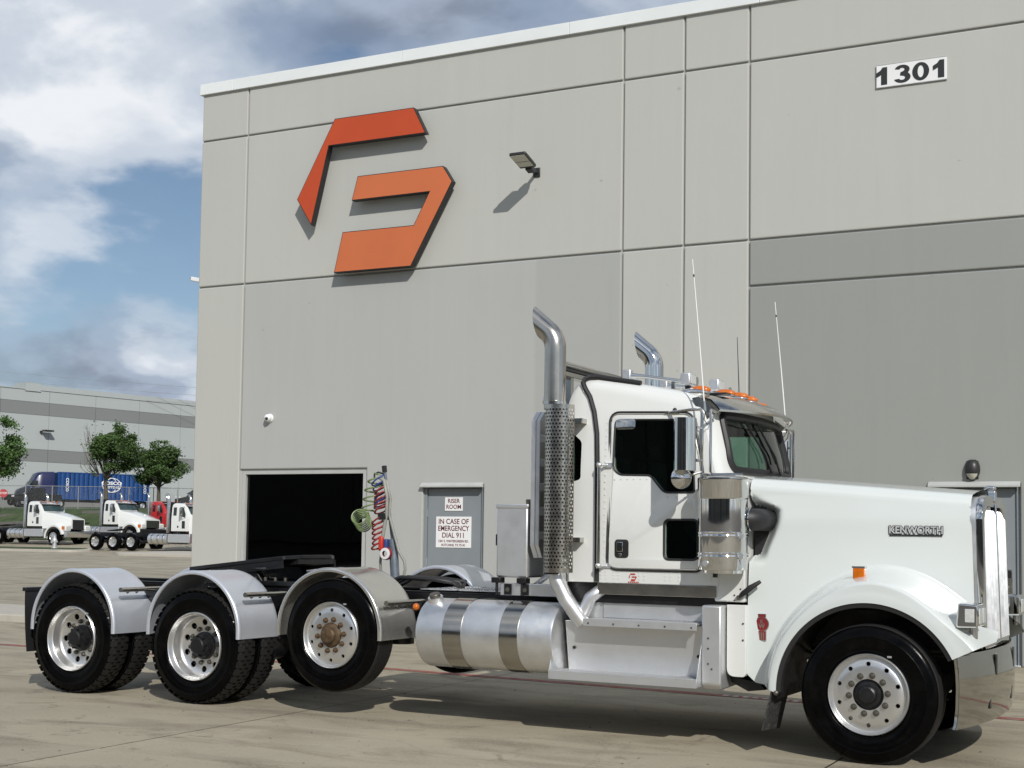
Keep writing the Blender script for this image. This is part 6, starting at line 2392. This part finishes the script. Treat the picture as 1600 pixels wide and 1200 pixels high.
    h.add(rows[-1], [tuple(range(len(rows[-1])))])
    hd = h.build("hood", paint, t, smooth=35)
    for sg in (-1, 1):
        rows = []
        for k in range(15):
            a = rad(lerp(188, 12, k / 14))
            rr = 0.66
            rows.append([(rr * math.cos(a) * 1.02, sg * 1.20, 0.52 + rr * math.sin(a)), ((rr + 0.10) * math.cos(a) * 1.05, sg * 1.21, 0.52 + (rr + 0.10) * math.sin(a)),
                         ((rr + 0.16) * math.cos(a) * 1.05, sg * 1.08, 0.52 + (rr + 0.17) * math.sin(a)), ((rr + 0.19) * math.cos(a) * 1.05, sg * 0.55, 0.52 + (rr + 0.30) * math.sin(a))])
        MB().grid(rows).build("fender", fender_paint or paint, t, smooth=50)
        MB().box(0.62, front + 0.03, min(sg * 0.62, sg * 1.12), max(sg * 0.62, sg * 1.12), 0.90, 1.28).build("fender_nose", fender_paint or paint, t, bevel=0.06)
        hl2 = MB().box(front + 0.025, front + 0.05, min(sg * 0.68, sg * 1.08), max(sg * 0.68, sg * 1.08), 1.0, 1.2).build("headlamp", M_LENS, t, smooth=0)
        MB().box(0.66, 0.90, sg * 1.12 - 0.02, sg * 1.12 + 0.02, 1.0, 1.2).build("side_lamp", M_AMBER, t, smooth=0)
        if tank:
            tk = MB().cyl((-4.15, sg * 0.92, 0.72), (-2.75, sg * 0.92, 0.72), 0.31, seg=20).build("fuel_tank", M_ALU, t)
            for x in (-3.85, -3.4, -3.0):
                MB().lathe([(0.31, x - 0.05), (0.318, x - 0.05), (0.318, x + 0.05), (0.31, x + 0.05)], (0, sg * 0.92, 0.72), "x", 20).build("strap", M_STEEL, tk)
        MB().box(-2.7, -1.05, min(sg * 0.75, sg * 1.12), max(sg * 0.75, sg * 1.12), 0.52, 1.02).build("step_box", M_STEP, t, bevel=0.02)
    MB().box(front + 0.01, front + 0.03, -gw + 0.1, gw - 0.1, 0.98, nose_z - 0.08).build("grille", M_BADGE, t, smooth=0)
    for k in range(9):
        y = lerp(-gw + 0.14, gw - 0.14, k / 8)
        MB().box(front + 0.03, front + 0.045, y - 0.012, y + 0.012, 1.0, nose_z - 0.1).build("grille_slat", M_CHROME if style[2] > 0.62 else M_BADGE, t, smooth=0)
    MB().prism(rpoly([(front - 0.05, 0.48), (front + 0.18, 0.48), (front + 0.2, 0.86), (front - 0.05, 0.9)], 0.04), -1.18, 1.18, "xz").build("bumper", M_CHROME if style[2] < 0.68 else M_BLACK, t, smooth=0)
    if rack:
        MB().box(-3.02, -2.94, -0.85, 0.85, 1.1, 2.9).build("headache_rack", M_BLACK, t, bevel=0.02)
        MB().box(-3.35, -2.95, -0.9, 0.9, 2.86, 2.93).build("rack_top", M_BLACK, t, smooth=0)
    fw2 = MB().prism([(axles[0] + 0.2, 1.15), (axles[0] + 1.3, 1.25), (axles[0] + 1.3, 1.31), (axles[0] + 0.2, 1.2)], -0.42, 0.42, "xz").build("fifth_wheel", M_BLACK, t, smooth=0)
    return t


yard_truck((-67.35, 68.4, 0.76), "white day cab truck with black grille behind the silver hydrant", M_WHITE, (0.98, 1.72, 0.60), (-6.4, -5.0), rear=-7.2)
yard_truck((-65.2, 73.2, 0.97), "white truck with wide slatted chrome grille between two parked white trucks", M_WHITE, (0.95, 1.56, 0.74), (-6.4, -5.0))
yard_truck((-51.95, 64.7, 0.54), "white cab truck with three rear axles partly hidden by the warehouse corner", M_WHITE, (0.95, 1.75, 0.62), (-8.25, -6.85, -5.45), fender_paint=M_TRED, rear=-8.5)
yard_truck((-64.0, 76.6, 1.0), "red cab truck standing behind the white trucks", M_TRED, (0.95, 1.75, 0.62), (-6.4, -5.0), rack=False)

# hydrant
hy = empty("fire_hydrant", (-62.3, 62.3, zf(62.3) + 0.15))
M_SIL = mat("silver_hydrant_paint", (0.60, 0.61, 0.62), 0.4, 0.5, var=0.1)
MB().lathe([(0.001, 0.0), (0.20, 0.0), (0.20, 0.05), (0.13, 0.06), (0.12, 0.45), (0.15, 0.47), (0.15, 0.52), (0.13, 0.56), (0.09, 0.66), (0.04, 0.70), (0.03, 0.76), (0.001, 0.77)], axis="z", seg=20).build("barrel", M_SIL, hy)
for sg in (-1, 1):
    MB().cyl((0, 0, 0.42), (sg * 0.22, 0, 0.42), 0.06, seg=12).build("outlet", M_SIL, hy)
MB().cyl((0, 0, 0.40), (0, -0.24, 0.40), 0.085, seg=14).build("outlet", M_SIL, hy)
tag(hy, "silver fire hydrant on the grass verge in front of the parked trucks", "hydrant")

# ---------------------------------------------------------------- street behind the fence: container truck, pickup, car, stop sign
M_BLUEC = mat("blue_container_paint", (0.003, 0.052, 0.20), 0.5, var=0.10, vscale=0.8)
M_NAVY = mat("navy_tractor_paint", (0.006, 0.009, 0.06), 0.3, var=0.1, coat=0.4)
ct_ang = math.atan2(121.75 - 111.6, -109.46 + 111.9)
ct = empty("container_truck", (-111.9, 111.6, 4.15), rad(62))
tag(ct, "blue container truck on the street behind the fence", "truck")
CL = 10.2
s = MB()
n = 40
for y in (-1.22, 1.22):
    rows = []
    for k in range(n * 2 + 1):
        x = CL * k / (n * 2)
        dd = 0.04 if (k // 2) % 2 else 0.0
        rows.append([(x, y - dd * (1 if y > 0 else -1), z) for z in (1.0, 3.9)])
    s.grid(rows)
s.box(0, CL, -1.18, 1.18, 1.0, 3.88)
cn = s.build("container", M_BLUEC, ct, smooth=0, merge=False)
for x in (0.06, CL - 0.06):
    for y in (-1.2, 1.2):
        MB().box(x - 0.07, x + 0.07, y - 0.04, y + 0.04, 0.98, 3.93).build("corner_post", M_BLUEC, cn, smooth=0)
MB().box(0, CL, -1.24, -1.17, 3.82, 3.93).build("top_rail", M_BLUEC, cn, smooth=0)
MB().box(0, CL, -1.24, -1.17, 0.97, 1.08).build("bottom_rail", M_BLUEC, cn, smooth=0)
for body, size, z, off in (("COSCO", 0.50, 2.86, 0.018), ("SHIPPING", 0.33, 2.42, 0.014)):
    vs, fs = text_mesh(body, size, 0.002, off, wx=1.3)
    MB().add(vs, fs).xf(wall_xf(5.9, -1.252, z)).build("lettering", M_SIGNW, cn, smooth=0, merge=False)
s = MB()
s.tube([(5.9 + 1.05 * math.cos(t), -1.25, 2.65 + 0.78 * math.sin(t)) for t in [2 * pi * k / 40 for k in range(40)]], 0.05, 5, closed=True)
for kx in (0.55,):
    for up_ in (1, -1):
        s.tube([(5.9 + 1.05 * kx * math.cos(t), -1.25, 2.65 + 0.78 * math.sin(t)) for t in [rad(a) * up_ for a in range(38, 146, 12)]], 0.045, 5)
s.build("globe_emblem", M_SIGNW, cn, smooth=60)
for x in (1.0, CL - 0.5):
    vs, fs = text_mesh("COSCO", 0.42, 0.002, 0.01)
    MB().add(vs, fs).xf(wall_xf(x, -1.252, 2.55) @ Matrix.Rotation(rad(-90), 4, "Z")).build("lettering", M_SIGNW, cn, smooth=0, merge=False)
MB().box(-0.5, CL, -0.5, 0.5, 0.7, 0.96).build("trailer_frame", M_BLACK, ct, smooth=0)
# tractor pulls towards -x
s = MB()
rows = []
for (x, zt, hw) in ((-0.35, 3.95, 1.15), (-1.6, 3.9, 1.18), (-2.1, 3.7, 1.16), (-2.55, 2.9, 1.1), (-2.9, 2.35, 1.02), (-3.9, 1.95, 0.85), (-4.05, 1.7, 0.8)):
    rows.append([(x, y, z) for y, z in ((-hw, 0.75), (-hw, zt - 0.35), (-hw + 0.15, zt - 0.08), (-hw + 0.4, zt), (hw - 0.4, zt), (hw - 0.15, zt - 0.08), (hw, zt - 0.35), (hw, 0.75))])
s.grid(rows)
s.add(rows[0], [tuple(range(8))])
s.add(rows[-1], [tuple(range(8))])
tr_ = s.build("tractor_cab", M_NAVY, ct, smooth=40)
MB().grid([[(-2.62, -0.95, 2.85), (-2.62, 0.95, 2.85)], [(-2.93, -0.95, 2.36), (-2.93, 0.95, 2.36)]]).build("windshield", M_BTEAL, tr_, smooth=0)
MB().add([(-2.85, -1.125, 2.3), (-2.1, -1.185, 2.3), (-2.1, -1.185, 2.9), (-2.5, -1.14, 2.9)], [(0, 1, 2, 3)]).build("door_window", M_BGLASS, tr_, smooth=0)
MB().box(-2.75, -2.65, -1.5, -1.25, 2.1, 2.9).build("mirror", M_BADGE, tr_, bevel=0.02)
for x in (-3.5, -0.9, 0.3, CL - 1.9, CL - 0.7):
    for y in (-1.2, 1.2):
        w = empty("wheel", (x, y, 0.5), 0 if y < 0 else pi, ct)
        link("tyre", ME_BTY, w)
        link("rim", ME_BRIM_D, w)


def car(loc, rz, label, paint, kind, name):
    c = empty(name, loc, rz)
    tag(c, label, {"pickup_truck": "pickup", "parked_car": "car"}[name])
    if kind == "pickup":
        pr = [(-2.9, 0.55), (-2.95, 0.75), (-2.9, 1.12), (-1.55, 1.2), (-0.75, 1.86), (0.75, 1.9), (0.95, 1.30), (2.85, 1.26), (2.9, 0.6)]
    else:
        pr = [(-2.3, 0.4), (-2.35, 0.75), (-1.3, 1.0), (-0.75, 1.62), (1.3, 1.66), (2.05, 1.15), (2.25, 1.05), (2.3, 0.45)]
    b = MB()
    rows = []
    for y, kx in ((-0.98, 0.0), (-0.90, 1.0), (0.90, 1.0), (0.98, 0.0)):
        rows.append([(x, y, z if kx else min(z, 1.22) if z > 1.22 else z) for x, z in pr])
    b.grid(rows)
    for r in (rows[0], rows[-1]):
        b.add(r, [tuple(range(len(r)))])
    b.grid([[r[0] for r in rows], [r[-1] for r in rows]])
    bo = b.build("body", paint, c, smooth=30)
    zt = 1.80 if kind == "pickup" else 1.58
    for y in (-0.965, 0.965):
        MB().add([(-1.3, y, 1.26), (0.72, y, 1.26), (0.6, y * 0.94, zt), (-0.72, y * 0.94, zt)], [(0, 1, 2, 3)]).build("side_window", M_BGLASS, bo, smooth=0)
    hx = pr[0][0]
    for y in (-0.7, 0.7):
        MB().box(hx - 0.06, hx + 0.08, y - 0.2, y + 0.2, 0.85, 1.05).build("headlamp", M_LENS, c, bevel=0.02)
    for x in (hx + 0.95, -hx - 1.05):
        for y in (-0.98, 0.98):
            w = empty("wheel", (x, y, 0.42), 0 if y < 0 else pi, c)
            w.scale = (0.76, 0.8, 0.76)
            link("tyre", ME_BTY, w)
            link("rim", ME_BRIM_S, w)
    return c


M_CARK = mat("black_car_paint", (0.006, 0.006, 0.008), 0.3, var=0.1, coat=0.1, spec=0.2)
M_CARG = mat("dark_grey_car_paint", (0.015, 0.016, 0.018), 0.3, var=0.1, coat=0.1, spec=0.3)
car((-106.6, 103.4, 4.15), rad(84), "black pickup truck in front of the blue container truck", M_CARK, "pickup", "pickup_truck")
car((-83.2, 101.5, 4.0), rad(25), "dark car parked beside the fence behind the red truck", M_CARG, "car", "parked_car")
ss = empty("stop_sign", (-96.9, 90.5, zf(90.5)))
MB().cyl((0, 0, 0), (0, 0, 1.5), 0.03, seg=8).build("post", M_GALV, ss)
oct_ = [(0.40 * math.cos(rad(22.5 + 45 * k)), 1.45 + 0.40 * math.sin(rad(22.5 + 45 * k))) for k in range(8)]
T = Matrix.Rotation(rad(35), 4, "Z")
MB().prism(oct_, -0.05, -0.035, "xz").xf(T).build("sign_plate", mat("stop_sign_red", (0.42, 0.03, 0.035), 0.4, var=0.05), ss, smooth=0)
vs, fs = text_mesh("STOP", 0.27, 0.001, 0.004)
MB().add(vs, fs).xf(T @ wall_xf(0, -0.053, 1.45)).build("lettering", M_SIGNW, ss, smooth=0, merge=False)
tag(ss, "red stop sign behind the fence left of the black pickup", "stop sign")

# ---------------------------------------------------------------- trees
from mathutils import noise as mnoise  # noqa: E402


def leaf_mat(name, base):
    return mat(name, base, 0.6, var=0.45, vscale=0.9)


M_BARK = mat("tree_bark", (0.10, 0.085, 0.065), 0.9, var=0.3, vscale=6, bump=0.4, bscale=12)
M_LEAF = leaf_mat("live_oak_leaves", (0.050, 0.095, 0.020))
M_LEAF2 = leaf_mat("fresh_oak_leaves", (0.062, 0.125, 0.026))


def tree(loc, h, crown_c, crown_r, label, seed, nleaf, lm, gaps=None, trunk_r=0.22, bare=False):
    rg = random.Random(seed)
    t = empty("oak_tree", loc)
    tag(t, label, "tree", "trees on the grass bank")
    cc = Vector(crown_c)
    cr = Vector(crown_r)
    base_c = Vector((0, 0, 0))
    fork = Vector((rg.uniform(-0.1, 0.1), 0, cc.z - cr.z * 0.95))
    s = MB().tube([(0, 0, -0.3), (0.03, 0.02, fork.z * 0.5), fork], [trunk_r, trunk_r * 0.8, trunk_r * 0.65], 10)
    tips = []
    nb = 13
    for k in range(nb):
        a = 2 * pi * k / nb + rg.uniform(-0.25, 0.25)
        el = rg.uniform(0.25, 1.35)
        ln = rg.uniform(0.65, 1.0)
        d = Vector((math.cos(a) * math.cos(el) * cr.x, math.sin(a) * math.cos(el) * cr.y, math.sin(el) * cr.z * 1.55)) * ln
        e = fork + d
        m = fork.lerp(e, 0.5) + Vector((rg.uniform(-0.2, 0.2), rg.uniform(-0.2, 0.2), rg.uniform(-0.05, 0.35)))
        s.tube([fork, m, e], [trunk_r * 0.42, trunk_r * 0.24, 0.025], 6)
        for j in range(3):
            q = m.lerp(e, rg.uniform(0.2, 0.95))
            f = q + Vector((rg.uniform(-1, 1) * cr.x * 0.38, rg.uniform(-1, 1) * cr.y * 0.38, rg.uniform(-0.2, 0.6) * cr.z * 0.5))
            s.tube([q, f], [0.03, 0.010], 4)
            tips.append(f)
        tips.append(e)
        tips.append(m.lerp(e, 0.6))
    if bare:
        for k in range(16):
            z = rg.uniform(-0.6, 0.75)
            q = fork + Vector((-cr.x * 0.25, 0, 0.4 + 0.2 * z))
            e = cc + Vector((-cr.x * rg.uniform(0.85, 1.05), rg.uniform(-0.5, 0.5), cr.z * z))
            m = q.lerp(e, 0.55) + Vector((-0.25, 0, -0.1))
            s.tube([q, m, e], [0.035, 0.022, 0.008], 4)
            for j in range(3):
                f = m.lerp(e, rg.uniform(0.3, 1.0))
                s.tube([f, f + Vector((rg.uniform(-0.35, 0.1), rg.uniform(-0.2, 0.2), rg.uniform(0.15, 0.6)))], [0.012, 0.005], 3)
    s.build("trunk", M_BARK, t, smooth=60)
    # leaf clumps: puffs of small leaf faces around the branch tips and through the crown
    puffs = []
    for q in tips:
        puffs.append((q, rg.uniform(0.3, 0.85)))
    while len(puffs) < 80:
        v = Vector((rg.gauss(0, 1), rg.gauss(0, 1), rg.gauss(0, 1))).normalized() * (rg.random() ** 0.45)
        puffs.append((cc + Vector((v.x * cr.x, v.y * cr.y, v.z * cr.z)), rg.uniform(0.3, 0.7)))
    vs, fs = [], []
    for k in range(nleaf):
        c0, pr = puffs[rg.randrange(len(puffs))]
        v = Vector((rg.gauss(0, 1), rg.gauss(0, 1), rg.gauss(0, 0.7)))
        p = c0 + v * pr * 0.55
        dd = Vector(((p.x - cc.x) / cr.x, (p.y - cc.y) / cr.y, (p.z - cc.z) / cr.z))
        nd = dd.normalized()
        lim = 0.98 + 0.55 * mnoise.noise(Vector((nd.x * 1.6 + seed * 3.1, nd.y * 1.6, nd.z * 1.6))) + 0.22 * mnoise.noise(Vector((nd.x * 5 + seed, nd.y * 5, nd.z * 5)))
        if dd.length > lim + 0.10 * rg.random():
            continue
        if mnoise.noise(p * 0.95 + Vector((seed * 7.0, 0, 0))) < -0.16:      # gaps through the crown
            continue
        if p.z < cc.z - cr.z * (0.95 - 0.25 * rg.random()):
            continue
        if bare and dd.x < -0.45 + 0.25 * rg.random():
            continue
        L_ = rg.uniform(0.06, 0.13)
        u = Vector((rg.gauss(0, 1), rg.gauss(0, 1), rg.gauss(0, 0.6))).normalized()
        w = u.cross(Vector((rg.gauss(0, 1), rg.gauss(0, 1), rg.gauss(0, 1)))).normalized()
        i = len(vs)
        vs += [p - u * L_, p + w * L_ * 0.55, p + u * L_, p - w * L_ * 0.55]
        fs.append((i, i + 1, i + 2, i + 3))
    MB().add(vs, fs).build("crown", lm, t, smooth=0, merge=False)
    return t


tree((-79.8, 85.2, 3.1), 8.2, (0.45, 0, 5.55), (2.95, 2.6, 2.95), "tall oak with bare twigs on one side in front of the container", 3, 52000, M_LEAF, bare=True)
tree((-80.05, 91.8, 3.3), 6.4, (-0.1, 0, 4.3), (2.6, 2.4, 2.2), "round dense oak beside the end of the blue container", 5, 52000, M_LEAF)
tree((-79.0, 72.5, 1.0), 9.0, (0.1, 0, 6.5), (2.6, 2.5, 2.8), "bright green oak cut off by the edge of the picture", 9, 50000, M_LEAF2)
